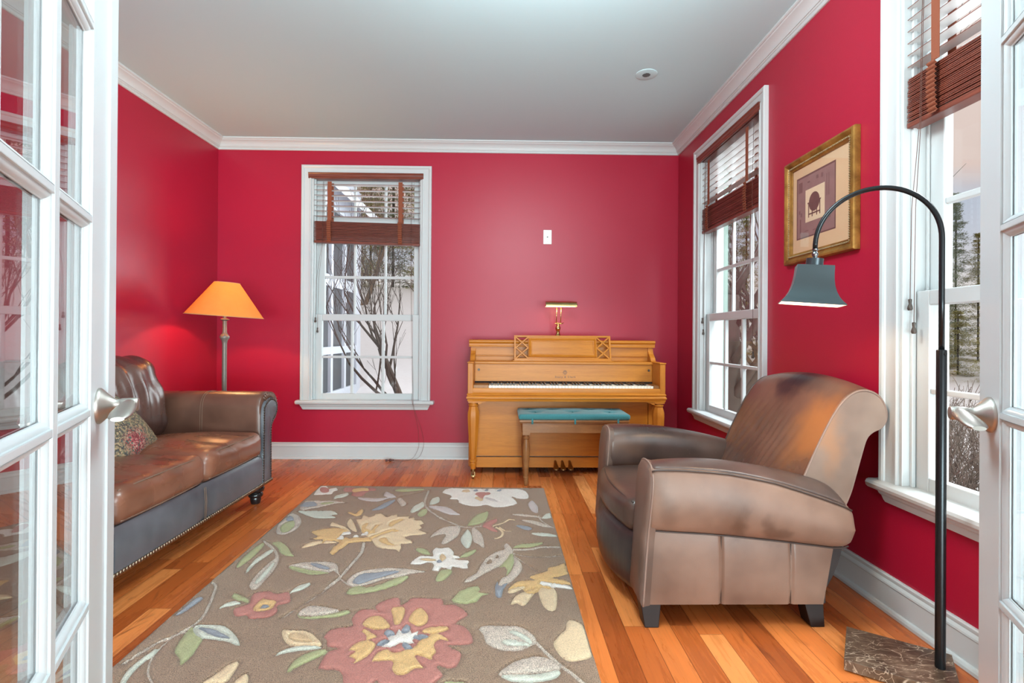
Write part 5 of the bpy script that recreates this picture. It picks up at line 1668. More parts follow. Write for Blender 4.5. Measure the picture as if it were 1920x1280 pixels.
# ------------------------------------------------------------------ carved wool rug
RUG = [
('e','p',0,'-1186,2612 -1117,2553 -1058,2478 -1011,2390 -989,2293 -983,2189 -980,2114 -990,2101 -1020,2134 -1035,2175 -1043,2262 -1038,2357 -1037,2407 -1072,2478 -1140,2553'),
('g','p',0,'-1169,2325 -1181,2391 -1182,2496 -1168,2573 -1151,2543 -1140,2425 -1143,2341 -1151,2301'),
('m','p',0,'-1090,2247 -1109,2301 -1118,2407 -1092,2496 -1077,2478 -1082,2407 -1094,2341 -1091,2278'),
('m','p',0,'-999,2147 -1017,2175 -1023,2262 -1024,2349 -1017,2357 -1006,2316 -996,2232 -996,2161'),
('g','p',0,'-1122,2572 -1084,2582 -1033,2534 -984,2460 -952,2416 -995,2425 -1040,2469 -1075,2524'),
('e','t',0.01,'-1190,2162 -1156,2134 -1097,1973 -1075,1875 -1094,1805 -1137,1732 -1168,1632'),
('e','t',0.006,'-1057,1824 -1103,1777 -1103,1680 -1064,1594 -1007,1536'),
('b','p',0,'-1182,1912 -1183,1979 -1178,2032 -1158,2044 -1151,2026 -1156,1973 -1166,1923'),
('m','p',0,'-1110,1540 -1131,1594 -1130,1648 -1119,1706 -1105,1714 -1103,1680 -1109,1632 -1106,1579 -1096,1540'),
('g','p',0,'-1048,1697 -1065,1740 -1078,1805 -1074,1839 -1040,1795 -1000,1767 -992,1731 -982,1679 -983,1631 -988,1627 -1012,1663'),
('m','p',0,'-1068,1829 -1060,1849 -1022,1849 -969,1843 -916,1804 -874,1757 -858,1726 -903,1748 -945,1757 -992,1767 -1029,1786'),
('b','p',0,'-1052,1834 -1016,1829 -975,1814 -920,1780 -913,1766 -955,1776 -1016,1809'),
('c','p',0,'-872,1538 -856,1577 -843,1622 -818,1642 -809,1618 -805,1577 -809,1541'),
('c','p',0,'-781,1541 -774,1573 -760,1582 -743,1548 -744,1530'),
('c','p',0,'-755,1817 -727,1814 -664,1807 -618,1769 -591,1728 -638,1724 -692,1729 -732,1770'),
('t','p',0,'-721,1788 -693,1798 -646,1774 -626,1746 -668,1747 -702,1760'),
('m','p',0,'-718,1669 -705,1699 -668,1720 -623,1724 -581,1715 -615,1702 -658,1694 -693,1682'),
('g','p',0,'-644,1587 -651,1629 -633,1669 -598,1698 -564,1702 -565,1677 -594,1644 -626,1613'),
('g','p',0,'-748,1932 -723,1904 -666,1904 -620,1920 -580,1942 -555,1936 -570,1909 -622,1891 -687,1885 -725,1896'),
('e','p',0,'-744,1937 -725,1971 -686,1976 -632,1959 -598,1942 -631,1919 -685,1909 -733,1915'),
('r','p',0,'-991,1949 -982,1966 -955,1995 -975,2056 -959,2081 -918,2087 -879,2068 -841,2081 -819,2043 -807,2006 -821,1989 -843,1977 -828,1949 -828,1910 -849,1892 -904,1889 -920,1911 -957,1905'),
('o','p',0,'-923,1960 -928,1989 -920,2037 -906,2025 -861,2013 -857,1989 -857,1949 -897,1936'),
('b','p',0,'-897,1960 -899,1983 -874,1981 -874,1960'),
('g','p',0,'-1049,2050 -1049,2075 -1015,2056 -975,2031 -964,2001 -988,2013 -1018,2025'),
('m','p',0,'-1049,1955 -1044,1996 -1012,2013 -985,1995 -1005,1978 -1032,1967'),
('m','p',0,'-837,2081 -827,2126 -786,2160 -783,2126 -802,2093 -827,2077'),
('e','p',0,'-1165,2718 -1208,2856 -1205,2930 -1196,2995 -1140,2956 -1098,2880 -1078,2785 -1088,2707 -1115,2674'),
('g','p',0,'-1174,2785 -1172,2851 -1141,2880 -1108,2808 -1105,2729 -1128,2707'),
('b','p',0,'-1194,2905 -1196,2951 -1170,2943 -1146,2892 -1162,2868'),
('e','t',0.005,'-792,1892 -710,2080 -672,2202'),
('w','p',0,'-1220,3465 -1212,3523 -1175,3527 -1141,3475 -1100,3494 -1080,3438 -1098,3410 -1091,3357 -1125,3348 -1164,3339 -1199,3347 -1211,3410'),
('r','p',0,'-1210,3494 -1179,3507 -1146,3475 -1127,3410 -1142,3383 -1179,3419'),
('m','p',0,'-1042,3254 -1056,3313 -1028,3357 -993,3384 -980,3340 -996,3288 -1027,3271'),
('r','p',0,'-1048,3466 -1039,3500 -982,3495 -882,3495 -841,3486 -827,3439 -863,3421 -884,3375 -880,3323 -918,3309 -959,3340 -971,3402 -1017,3411'),
('o','p',0,'-985,3448 -976,3476 -926,3495 -883,3476 -876,3430 -917,3420 -953,3393'),
('e','p',0,'-1191,3096 -1203,3205 -1144,3224 -1032,3221 -951,3190 -1009,3166 -1050,3127 -1108,3081 -1155,3052'),
('b','p',0,'-1207,3142 -1198,3192 -1135,3197 -1107,3127 -1152,3108 -1189,3114'),
('g','p',0,'-1096,3173 -1073,3192 -1017,3193 -1039,3166 -1073,3150'),
('m','p',0,'-1175,3030 -1141,3040 -1044,3038 -974,3035 -931,2981 -964,2967 -923,2927 -978,2913 -1036,2920 -1085,2953'),
('b','p',0,'-759,3050 -735,3113 -712,3182 -666,3256 -661,3207 -680,3128 -713,3060'),
('l','p',0,'-902,3288 -838,3280 -773,3272 -715,3289 -670,3298 -718,3255 -768,3206 -833,3222 -875,3247'),
('l','p',0,'-753,3341 -753,3412 -684,3341 -663,3289 -692,3281 -729,3306'),
('e','p',0,'-651,3256 -630,3281 -592,3215 -579,3159 -594,3121 -619,3175'),
('e','t',0.004,'-663,3289 -608,3332 -476,3450'),
('g','p',0,'-704,3440 -657,3478 -558,3478 -511,3460 -581,3422 -661,3412'),
('e','t',0.012,'-482,3450 -473,3207 -435,3083 -360,2955 -295,2875'),
('m','p',0,'-530,3039 -528,3113 -500,3183 -481,3207 -466,3129 -481,3068 -510,3010'),
('g','p',0,'-481,3003 -470,3061 -437,3068 -434,2982 -452,2941 -473,2968'),
('e','t',0.014,'-677,2579 -659,2464 -669,2338 -681,2209 -705,2108'),
('c','s',0,'-806,2907 -777,2900 -787,2975 -735,2934 -721,2975 -690,3003 -642,2934 -624,2961 -595,2982 -587,2941 -521,2961 -523,2921 -487,2928 -482,2888 -438,2881 -416,2830 -442,2824 -421,2775 -439,2745 -384,2699 -394,2682 -492,2659 -478,2626 -443,2594 -438,2568 -494,2563 -483,2523 -482,2469 -501,2493 -575,2508 -611,2543 -653,2626 -715,2704 -758,2799'),
('c','p',0,'-925,2836 -913,2849 -870,2817 -823,2781 -784,2727 -811,2739 -859,2781 -908,2799'),
('c','p',0,'-839,2849 -843,2907 -817,2881 -751,2727 -769,2727 -812,2787'),
('c','p',0,'-958,2513 -949,2563 -918,2589 -865,2603 -806,2574 -848,2563 -886,2558 -926,2523'),
('o','s',0,'-986,2721 -934,2757 -882,2772 -827,2763 -788,2727 -819,2710 -825,2659 -820,2616 -793,2610 -792,2648 -752,2626 -742,2648 -714,2637 -661,2659 -635,2693 -598,2739 -559,2760 -527,2727 -573,2721 -621,2670 -648,2626 -643,2589 -684,2589 -752,2568 -759,2513 -774,2484 -781,2432 -807,2465 -810,2523 -796,2579 -827,2600 -873,2603 -880,2563 -890,2616 -950,2621 -926,2659'),
('o','s',0,'-730,2727 -747,2799 -740,2849 -724,2849 -721,2775 -681,2739 -681,2811 -654,2830 -665,2763 -655,2704 -688,2681'),
('o','p',0,'-608,2811 -607,2862 -570,2901 -542,2901 -575,2836 -587,2789'),
('o','p',0,'-613,2616 -580,2637 -552,2584 -515,2543 -561,2553'),
('o','p',0,'-889,3017 -863,3010 -834,2989 -830,3045 -808,3060 -799,2982 -813,2947 -848,2975'),
('w','p',0,'-828,2637 -816,2670 -800,2659 -793,2616 -815,2616'),
('w','p',0,'-823,2693 -806,2721 -777,2710 -777,2681 -805,2676'),
('w','p',0,'-753,2665 -741,2676 -726,2665 -728,2643 -745,2643'),
('w','p',0,'-720,2681 -705,2716 -690,2716 -690,2681 -704,2665'),
('e','p',0,'-932,2305 -907,2343 -853,2356 -771,2356 -729,2330 -703,2264 -682,2225 -719,2264 -745,2256 -806,2249'),
('b','p',0,'-852,2339 -829,2343 -782,2322 -751,2297 -749,2280 -785,2289 -823,2313'),
('g','p',0,'-929,2301 -914,2314 -836,2281 -740,2252 -767,2237 -808,2233 -871,2261'),
('e','p',0,'-637,2157 -639,2209 -613,2256 -565,2280 -497,2296 -422,2288 -362,2271 -324,2259 -385,2239 -443,2209 -506,2179 -548,2142 -601,2128'),
('b','p',0,'-612,2164 -615,2202 -591,2240 -540,2248 -497,2264 -451,2267 -441,2255 -481,2224 -511,2201 -540,2179 -583,2146'),
('g','p',0,'-615,2092 -586,2131 -536,2120 -489,2151 -439,2204 -393,2219 -410,2165 -477,2099 -537,2072 -593,2061'),
('g','p',0,'-408,2498 -384,2508 -343,2474 -332,2431 -375,2450'),
('e','t',0.007,'-681,2209 -637,2157'),
('w','p',0,'-386,3399 -355,3485 -246,3481 -118,3475 10,3476 125,3466 169,3381 160,3271 106,3271 59,3320 90,3223 86,3168 21,3114 -47,3110 -94,3149 -151,3122 -209,3140 -260,3194 -271,3250 -325,3260 -320,3328'),
('t','p',0,'-171,3289 -148,3309 -117,3299 -126,3222'),
('r','p',0,'-173,3369 -152,3400 -77,3397 -82,3349 -112,3329 -122,3270 -149,3319'),
('t','p',0,'-262,3442 -219,3460 -209,3411 -246,3400'),
('b','p',0,'-189,3443 -162,3464 -157,3426 -178,3417'),
('b','p',0,'-114,3454 -92,3469 -91,3432 -109,3422'),
('b','p',0,'-34,3443 -3,3469 -9,3426 -28,3418'),
('l','p',0,'-105,3299 -75,3280 -38,3242 -20,3204 -55,3223 -86,3251'),
('m','p',0,'-433,3157 -438,3259 -396,3302 -384,3212 -403,3166'),
('l','p',0,'-437,3121 -380,3127 -314,3096 -262,3020 -236,2971 -297,2979 -351,3028'),
('e','t',0.01,'-350,2924 -308,2886 -250,2827 -184,2778 -104,2799'),
('g','p',0,'-181,2806 -173,2886 -143,2971 -112,3004 -79,3032 -80,2948 -96,2871 -126,2827'),
('c','t',0.01,'-47,2799 4,2842 41,2894 76,2884'),
('c','t',0.012,'-32,2785 4,2730 0,2664 -24,2626 -39,2626'),
('c','t',0.008,'-11,2785 24,2730 54,2723'),
('r','p',0,'-104,2799 -85,2857 -49,2894 -25,2909 -30,2857 -53,2813 -31,2757 -18,2716 -46,2723 -72,2757'),
('m','p',0,'-178,2757 -153,2677 -148,2589 -161,2507 -185,2548 -205,2626 -194,2703'),
('e','p',0,'-158,2771 -132,2757 -99,2677 -83,2519 -108,2554 -139,2602'),
('e','p',0,'-363,2639 -341,2730 -297,2785 -232,2799 -218,2757 -225,2664 -257,2589 -281,2554 -296,2577 -291,2639 -286,2683 -329,2671'),
('l','p',0,'161,3168 188,3233 213,3150 215,3063 203,3005 178,3046'),
('e','p',0,'59,2980 120,2988 200,2956 226,2933 161,2940 97,2956'),
('e','p',0,'110,2887 158,2887 209,2857 248,2813 281,2785 230,2785 176,2828'),
('e','t',0.008,'211,2964 226,2872 280,2771'),
('m','p',0,'225,2925 252,2988 283,2997 280,2933 245,2910'),
('b','p',0,'77,2806 113,2806 162,2771 140,2737 106,2764'),
('m','p',0,'153,2697 208,2703 271,2677 290,2651 244,2651 186,2664'),
('g','p',0,'55,2513 84,2548 141,2565 204,2577 187,2547 139,2518 92,2513'),
('e','t',0.018,'50,2490 124,2490 195,2518 287,2518'),
('e','t',0.007,'54,2452 107,2419 186,2409 290,2424'),
('e','p',0,'14,2553 33,2559 51,2507 54,2462 31,2398 -8,2318 -57,2261 -96,2208 -130,2165 -154,2165 -144,2199 -110,2243 -93,2318 -70,2399 -27,2463 14,2496'),
('k','p',0,'-69,2348 -56,2378 -41,2373 -47,2343 -60,2333'),
('k','p',0,'-28,2404 -18,2435 -11,2420 -17,2393'),
('e','p',0,'56,2419 89,2347 89,2280 66,2216 33,2156 9,2131 -11,2139 1,2198 21,2216 42,2270 56,2338'),
('g','s',0,'21,2225 26,2280 18,2308 -12,2299 27,2398 41,2452 56,2446 58,2368 47,2289'),
('b','p',0,'-23,2139 -15,2173 -7,2131 27,2160 9,2106 1,2044 -10,2033 -21,2060 -24,2107'),
('e','t',0.004,'58,2430 112,2337 170,2243'),
('w','p',0,'-407,2339 -394,2389 -372,2420 -319,2415 -318,2441 -326,2485 -313,2511 -289,2502 -254,2513 -227,2474 -221,2430 -195,2415 -191,2394 -219,2394 -196,2378 -147,2368 -152,2338 -147,2295 -167,2288 -215,2309 -222,2285 -265,2300 -274,2267 -300,2276 -300,2329 -310,2348 -335,2348 -366,2329'),
('t','p',0,'-375,2384 -342,2394 -296,2381 -312,2363 -338,2366'),
('t','p',0,'-285,2409 -282,2441 -261,2431 -255,2399 -269,2368'),
('b','p',0,'-293,2368 -279,2378 -268,2363 -279,2343'),
('g','p',0,'-192,2404 -171,2452 -121,2494 -130,2452 -159,2409'),
('g','p',0,'-275,2199 -271,2248 -258,2276 -216,2276 -220,2230 -243,2178 -266,2169'),
('g','s',0,'-192,2026 -171,2083 -139,2115 -93,2131 -84,2107 -94,2079 -48,2071 -81,2045 -94,2008 -137,1986 -178,1997'),
('c','p',0,'35,1979 56,2049 104,2089 152,2117 122,2049 86,1973 61,1992'),
('c','p',0,'152,2110 194,2131 221,2089 213,1985 196,1936 172,1948 155,2010'),
('o','p',0,'201,2265 205,2294 238,2308 276,2337 293,2332 295,2251 254,2215 211,2198 266,2180 292,2138 227,2155 206,2138 198,2098 164,2114 139,2074 104,2067 86,2106 48,2106 28,2098 36,2122 65,2164 113,2176 145,2181 119,2207 153,2234'),
('c','p',0,'27,2090 58,2117 99,2124 57,2076 33,2069'),
('w','p',0,'163,2168 197,2160 276,2131 286,2100 227,2117 168,2138'),
('r','p',0,'-600,1779 -585,1819 -522,1840 -538,1894 -522,1946 -467,1946 -444,1928 -474,1976 -435,2025 -394,2032 -381,1981 -365,1994 -346,2031 -294,2031 -229,2024 -217,1980 -173,1980 -125,1926 -129,1898 -162,1854 -125,1832 -98,1781 -98,1733 -144,1723 -177,1724 -136,1691 -126,1669 -144,1606 -197,1619 -174,1575 -200,1530 -214,1494 -270,1488 -314,1516 -351,1531 -366,1553 -376,1535 -395,1496 -437,1496 -458,1532 -486,1593 -551,1605 -561,1626 -558,1685 -527,1708 -567,1722 -583,1759'),
('o','p',0,'-490,1861 -473,1899 -431,1899 -393,1850 -396,1823 -441,1818 -476,1839'),
('o','p',0,'-409,1951 -397,1965 -362,1963 -354,1904 -361,1849 -377,1855 -394,1910'),
('o','p',0,'-332,1882 -324,1939 -296,1957 -268,1915 -264,1865 -283,1836 -308,1849'),
('o','p',0,'-274,1802 -252,1828 -189,1835 -189,1809 -236,1792'),
('o','p',0,'-479,1808 -470,1819 -424,1783 -423,1768 -449,1759 -459,1788'),
('o','p',0,'-492,1698 -485,1730 -458,1751 -430,1749 -413,1730 -419,1684 -436,1650 -459,1629 -458,1654 -483,1667 -467,1694'),
('o','p',0,'-403,1641 -399,1680 -370,1702 -339,1684 -305,1702 -281,1720 -274,1748 -246,1782 -207,1787 -171,1747 -203,1757 -222,1733 -209,1692 -219,1666 -216,1648 -273,1675 -257,1640 -236,1607 -266,1603 -287,1576 -312,1576 -333,1608 -338,1641 -387,1641'),
('w','s',0,'-401,1720 -376,1758 -387,1783 -359,1782 -356,1823 -327,1792 -314,1818 -304,1792 -286,1812 -285,1782 -266,1767 -298,1758 -283,1734 -329,1743 -356,1716'),
('b','p',0,'-401,1798 -394,1813 -370,1808 -362,1782 -386,1778'),
('b','p',0,'-345,1813 -337,1844 -319,1839 -317,1802 -333,1792'),
('b','p',0,'-298,1772 -281,1787 -247,1782 -254,1762 -281,1757'),
('b','p',0,'-411,1730 -398,1753 -374,1758 -377,1734 -401,1722'),
('b','p',0,'-327,1734 -311,1739 -287,1711 -294,1701 -311,1706'),
('e','p',0,'-72,1832 22,1837 74,1826 112,1780 119,1745 97,1717 47,1690 -7,1700 -46,1737 -59,1786'),
('m','p',0,'4,1746 38,1754 98,1727 64,1716 21,1722'),
('m','p',0,'27,1805 62,1800 100,1760 101,1731 66,1765'),
('e','t',0.012,'116,1745 154,1672 190,1612 221,1572 249,1526'),
('c','p',0,'240,1868 277,1857 300,1814 297,1744 300,1680 268,1645 214,1637 187,1680 176,1735 198,1779 225,1815'),
('e','p',0,'-8,1578 36,1630 100,1659 142,1654 181,1620 172,1592 95,1581 35,1573'),
('m','p',0,'2,1570 45,1573 105,1574 180,1592 164,1557 113,1539 44,1539 14,1554'),
('g','p',0,'-166,1530 -158,1544 -103,1537 -126,1515')
]
RC = {'k': srgb(162, 134, 110), 'g': srgb(178, 180, 132), 'm': srgb(214, 216, 200), 'e': srgb(212, 196, 180), 'b': srgb(152, 156, 164), 'c': srgb(236, 208, 168), 't': srgb(220, 188, 146),
      'r': srgb(192, 126, 114), 'o': srgb(228, 186, 126), 'w': srgb(244, 236, 226), 'l': srgb(206, 194, 190)}
def rug_mat(key):
    m, nt, b = new_mat('rug_wool_' + {'k': 'taupe', 'g': 'green', 'm': 'mint', 'e': 'beige', 'b': 'blue', 'c': 'cream', 't': 'tan', 'r': 'coral', 'o': 'amber', 'w': 'ivory', 'l': 'lilac'}[key])
    p = nt.geo()
    n = nt.noise(p, scale=330, detail=2, rough=0.7)
    n2 = nt.noise(p, scale=9, detail=3)
    c = RC[key]
    amt = 0.6 if key in 'ke' else 0.26
    cc = nt.mix(nt.ramp(n.outputs['Fac'], [(0.36, (0, 0, 0)), (0.62, (1, 1, 1))]), tuple(v * (1 - amt) for v in c[:3]) + (1,), tuple(min(1, v * (1 + amt * 0.5)) for v in c[:3]) + (1,))
    cc = nt.mix(0.25, cc, nt.ramp(n2.outputs['Fac'], [(0.3, (0.75, 0.74, 0.73)), (0.7, (1.1, 1.1, 1.1))]), 'MULTIPLY')
    nt.put(b.inputs['Base Color'], cc)
    b.inputs['Roughness'].default_value = 0.95
    b.inputs['Specular IOR Level'].default_value = 0.1
    b.inputs['Sheen Weight'].default_value = 0.25
    nt.put(b.inputs['Normal'], nt.bump(n.outputs['Fac'], 0.9, 0.006))
    return m
RKEYS = 'kgmebctrowl'
def build_rug():
    corners = [(-1.222, 3.540), (0.281, 3.490), (0.300, 1.100), (-1.172, 1.100)]
    polys = []
    for c, kind, w, s in RUG:
        P = [tuple(int(v) / 1000 for v in q.split(',')) for q in s.split(' ')]
        if kind == 'p':
            P = crv(P, 4, True)
        elif kind == 't':
            P = crv(P, 5)
            L, R = [], []
            for i, q in enumerate(P):
                a, b = P[max(i - 1, 0)], P[min(i + 1, len(P) - 1)]
                dx, dy = b[0] - a[0], b[1] - a[1]
                ln = math.hypot(dx, dy) or 1
                nx, ny = -dy / ln * w / 2, dx / ln * w / 2
                L.append((q[0] + nx, q[1] + ny))
                R.append((q[0] - nx, q[1] - ny))
            P = L + R[::-1]
        polys.append((c, P))
    # a few more leaves near the front edge
    for cx, cy, a, ln, wd, c in ((-0.9, 1.30, 0.6, 0.22, 0.05, 'g'), (-0.55, 1.25, -0.5, 0.26, 0.06, 'm'), (0.05, 1.22, 0.9, 0.22, 0.06, 'e'), (-0.25, 1.28, 2.2, 0.20, 0.05, 'g')):
        P = [(cx + math.cos(a) * ln * (t - 0.5) - math.sin(a) * s * wd * math.sin(PI * t), cy + math.sin(a) * ln * (t - 0.5) + math.cos(a) * s * wd * math.sin(PI * t)) for s, ts in ((1, [i / 10 for i in range(11)]), (-1, [i / 10 for i in range(9, 0, -1)])) for t in ts]
        polys.append((c, P))
    # clip outlines into the rug rectangle
    def inside_clamp(q):
        y = min(max(q[1], 1.103), 3.487)
        k = (3.54 - y) / 2.44
        xl, xr = -1.222 + 0.050 * k + 0.003, 0.281 + 0.019 * k - 0.003
        top = 3.540 - (min(max(q[0], xl), xr) + 1.222) / 1.503 * 0.050 - 0.003
        return (min(max(q[0], xl), xr), min(max(q[1], 1.103), top))
    verts, edges = [], []
    ring = []
    for i in range(4):
        a, b = corners[i], corners[(i + 1) % 4]
        for k in range(90):
            ring.append((a[0] + (b[0] - a[0]) * k / 90, a[1] + (b[1] - a[1]) * k / 90))
    verts += ring
    edges += [(i, (i + 1) % len(ring)) for i in range(len(ring))]
    segs = []
    for c, P in polys:
        P = [inside_clamp(q) for q in P]
        Q = [P[0]]
        for q in P[1:]:
            if math.hypot(q[0] - Q[-1][0], q[1] - Q[-1][1]) > 0.003:
                Q.append(q)
        if math.hypot(Q[0][0] - Q[-1][0], Q[0][1] - Q[-1][1]) < 0.003:
            Q.pop()
        segs.append((c, Q))
        o = len(verts)
        verts += Q
        edges += [(o + i, o + (i + 1) % len(Q)) for i in range(len(Q))]
        # free points on both sides of the outline carry the carved relief
        for i in range(len(Q)):
            a, b = Q[i - 1], Q[(i + 1) % len(Q)]
            dx, dy = b[0] - a[0], b[1] - a[1]
            ln = math.hypot(dx, dy) or 1
            for s in (-1, 1):
                verts.append(inside_clamp((Q[i][0] - dy / ln * 0.0055 * s, Q[i][1] + dx / ln * 0.0055 * s)))
    rnd = random.Random(5)
    nx, ny = 104, 168
    for i in range(nx):
        for j in range(ny):
            k = (j + 0.5 + rnd.uniform(-.3, .3)) / ny
            y = 3.54 - 2.44 * k
            xl, xr = -1.222 + 0.050 * k, 0.281 + 0.019 * k
            q = (xl + (xr - xl) * (i + 0.5 + rnd.uniform(-.3, .3)) / nx, y)
            if inside_clamp(q) == q:
                verts.append(q)
    res = delaunay_2d_cdt([Vector(v) for v in verts], edges, [], 0, 1e-5)
    V = np.array([tuple(v) for v in res[0]])
    Fc = [tuple(f) for f in res[2]]
    # inside the rug only
    cen = np.array([V[list(f)].mean(0) for f in Fc])
    def pip(P, pts):
        P = np.array(P)
        r = np.zeros(len(pts), bool)
        j = len(P) - 1
        for i in range(len(P)):
            xi, yi, xj, yj = P[i][0], P[i][1], P[j][0], P[j][1]
            c = ((yi > pts[:, 1]) != (yj > pts[:, 1]))
            with np.errstate(divide='ignore', invalid='ignore'):
                xx = (xj - xi) * (pts[:, 1] - yi) / (yj - yi + 1e-12) + xi
            r ^= c & (pts[:, 0] < xx)
            j = i
        return r
    keep = pip(ring, cen)
    Fc = [f for f, k in zip(Fc, keep) if k]
    cen = cen[keep]
    mi = np.zeros(len(Fc), int)
    dist = np.full(len(V), 1.0)
    lift = np.zeros(len(V))
    for c, Q in segs:
        ins = pip(Q, cen)
        mi[ins] = RKEYS.index(c)
        if c != 'k':
            lift[pip(Q, V)] = 1
        Qa = np.array(Q)
        Qb = np.roll(Qa, -1, 0)
        lo_, hi_ = Qa.min(0) - 0.02, Qa.max(0) + 0.02
        sel = np.where(((V > lo_) & (V < hi_)).all(1))[0]
        if len(sel) == 0:
            continue
        p = V[sel]
        best = np.full(len(sel), 1.0)
        for a, b in zip(Qa, Qb):
            ab = b - a
            t = np.clip(((p - a) @ ab) / (ab @ ab + 1e-12), 0, 1)
            d = np.hypot(*(p - (a + t[:, None] * ab)).T)
            best = np.minimum(best, d)
        dist[sel] = np.minimum(dist[sel], best)
    z = 0.0125 + 0.0007 * lift - 0.0070 * np.exp(-(dist / 0.0026) ** 2)
    rr = np.random.RandomState(3)
    z += rr.uniform(-0.0006, 0.0006, len(V))
    mb = MB()
    vs = [(float(a), float(b), float(c)) for (a, b), c in zip(V, z)]
    # boundary skirt
    cnt = {}
    for f in Fc:
        for i in range(len(f)):
            e = (f[i], f[(i + 1) % len(f)])
            cnt[e] = 1
    bnd = [e for e in cnt if (e[1], e[0]) not in cnt]
    low = {}
    faces = list(Fc)
    mis = list(mi)
    for a, b in bnd:
        for k in (a, b):
            if k not in low:
                low[k] = len(vs)
                vs.append((vs[k][0] + 0.0, vs[k][1], 0.0005))
        faces.append((b, a, low[a], low[b]))
        mis.append(0)
    mb.v, mb.f, mb.mi = vs, faces, [int(i) for i in mis]
    o = mb.build('area_rug', [rug_mat(k) for k in RKEYS], None, smooth=True)
    return tag(o, 'taupe wool area rug with carved flowers and leaves on the wood floor', 'rug')
build_rug()

# ------------------------------------------------------------------ the garden in snow
SNOW = pmat('snow', (0.86, 0.82, 0.81, 1), rough=0.9, spec=0.1, bump=(6, 0.5, 0.05))
def gz_(x, y):
    n = noise.noise(Vector((x * 0.35, y * 0.35, 2.0))) * 0.16 + noise.noise(Vector((x * 1.3, y * 1.3, 5.0))) * 0.05
    r = max(0.0, min(1.0, (y - 7.0) / 11.0))
    back = 3.2 * r * r * (3 - 2 * r) * max(0.0, min(1.0, (5.0 - x) / 6.0))
    d = math.hypot(x, y)
    far = 1.6 * max(0.0, min(1.0, (d - 26) / 20))
    return -0.62 + back + far + n
mb = MB()
nx, ny = 90, 90
vs, fs = [], []
for j in range(ny + 1):
    for i in range(nx + 1):
        x, y = -30 + 90 * i / nx, -20 + 80 * j / ny
        z = gz_(x, y)
        if -3 < x < 2.3 and y < 5.2:
            z = -0.7
        vs.append((x, y, z))
for j in range(ny):
    for i in range(nx):
        a = j * (nx + 1) + i
        fs.append((a, a + 1, a + nx + 2, a + nx + 1))
mb.add(vs, fs)
mb.build('ground', SNOW, kind='structure', smooth=True)

BARK = pmat('dark_bark', srgb(74, 64, 56), rough=0.9, var=0.35, var_scale=12, bump=(30, 0.6))
SHRUB = pmat('grey_brown_twigs', srgb(92, 80, 70), rough=0.9, var=0.3, var_scale=6)
TWIG = pmat('brown_twigs', srgb(120, 98, 78), rough=0.9, var=0.3, var_scale=6)
NEEDLE = [pmat('olive_needles', srgb(178, 170, 112), rough=0.9, var=0.45, var_scale=1.5), pmat('green_needles', srgb(138, 146, 104), rough=0.9, var=0.45, var_scale=1.5), pmat('tawny_needles', srgb(196, 176, 132), rough=0.9, var=0.4, var_scale=1.5)]

def branches(mb, p, d, ln, r, depth, rnd, spread=0.6, segs=4, up=0.12, tube_seg=6, kids=(2, 3), shrink=0.72, mn=0.0035):
    pts = [Vector(p)]
    d = Vector(d).normalized()
    for i in range(segs):
        d = (d + Vector((rnd.uniform(-1, 1), rnd.uniform(-1, 1), rnd.uniform(-.4, 1) * 1.0)) * 0.16 + Vector((0, 0, up * 0.4))).normalized()
        pts.append(pts[-1] + d * ln / segs)
    rs = [max(mn, r * (1 - 0.45 * i / segs)) for i in range(segs + 1)]
    mb.tube(pts, rs, tube_seg if depth > 1 else 4, True)
    if depth <= 0:
        return
    for k in range(rnd.randint(*kids)):
        i = rnd.randint(max(1, segs - 2), segs) if k else segs
        ax = Vector((rnd.uniform(-1, 1), rnd.uniform(-1, 1), rnd.uniform(-0.3, 0.8)))
        nd = (d + ax * spread).normalized()
        branches(mb, pts[i], nd, ln * shrink * rnd.uniform(.8, 1.15), rs[i] * (0.85 if k == 0 else 0.6), depth - 1, rnd, spread, max(3, segs - 1), up, tube_seg, kids, shrink, mn)

def bare_tree(loc, hgt, r, depth, seed, label, lean=(0, 0, 1), stems=1, group=None, spread=0.6, mat=None, name='bare_tree', kids=(2, 3), mn=0.002):
    rnd = random.Random(seed)
    t = thing(name, label, 'tree' if 'tree' in name else 'shrub', loc, group)
    base = Vector(loc) - Vector((0, 0, 0.15))
    for s in range(stems):
        a = 2 * PI * s / max(1, stems) + 0.5
        dd = Vector(lean) + (Vector((math.cos(a), math.sin(a), 0)) * 0.42 if stems > 1 else Vector((0, 0, 0)))
        tr = MB()
        p, d, pts = base.copy(), dd.normalized(), [base.copy()]
        for i in range(6):
            d = (d + Vector((rnd.uniform(-1, 1), rnd.uniform(-1, 1), 0.4)) * 0.10).normalized()
            p = p + d * hgt * 0.5 / 6
            pts.append(p.copy())
        rs = [r * (1 - 0.5 * i / 6) for i in range(7)]
        tr.tube(pts, rs, 10)
        trunk = tr.build('trunk', mat or BARK, t, smooth=True)
        br = MB()
        for i in range(2, 7):
            for k in range(2 if i < 6 else 3):
                a2 = rnd.uniform(0, 2 * PI)
                nd = (d * 0.8 + Vector((math.cos(a2), math.sin(a2), rnd.uniform(0, .5))) * 0.9).normalized()
                branches(br, pts[i], nd, hgt * 0.24 * rnd.uniform(.8, 1.2), rs[i] * 0.5, depth, rnd, spread, kids=kids, mn=mn)
        br.build('branch', mat or BARK, trunk, smooth=True)
    return t

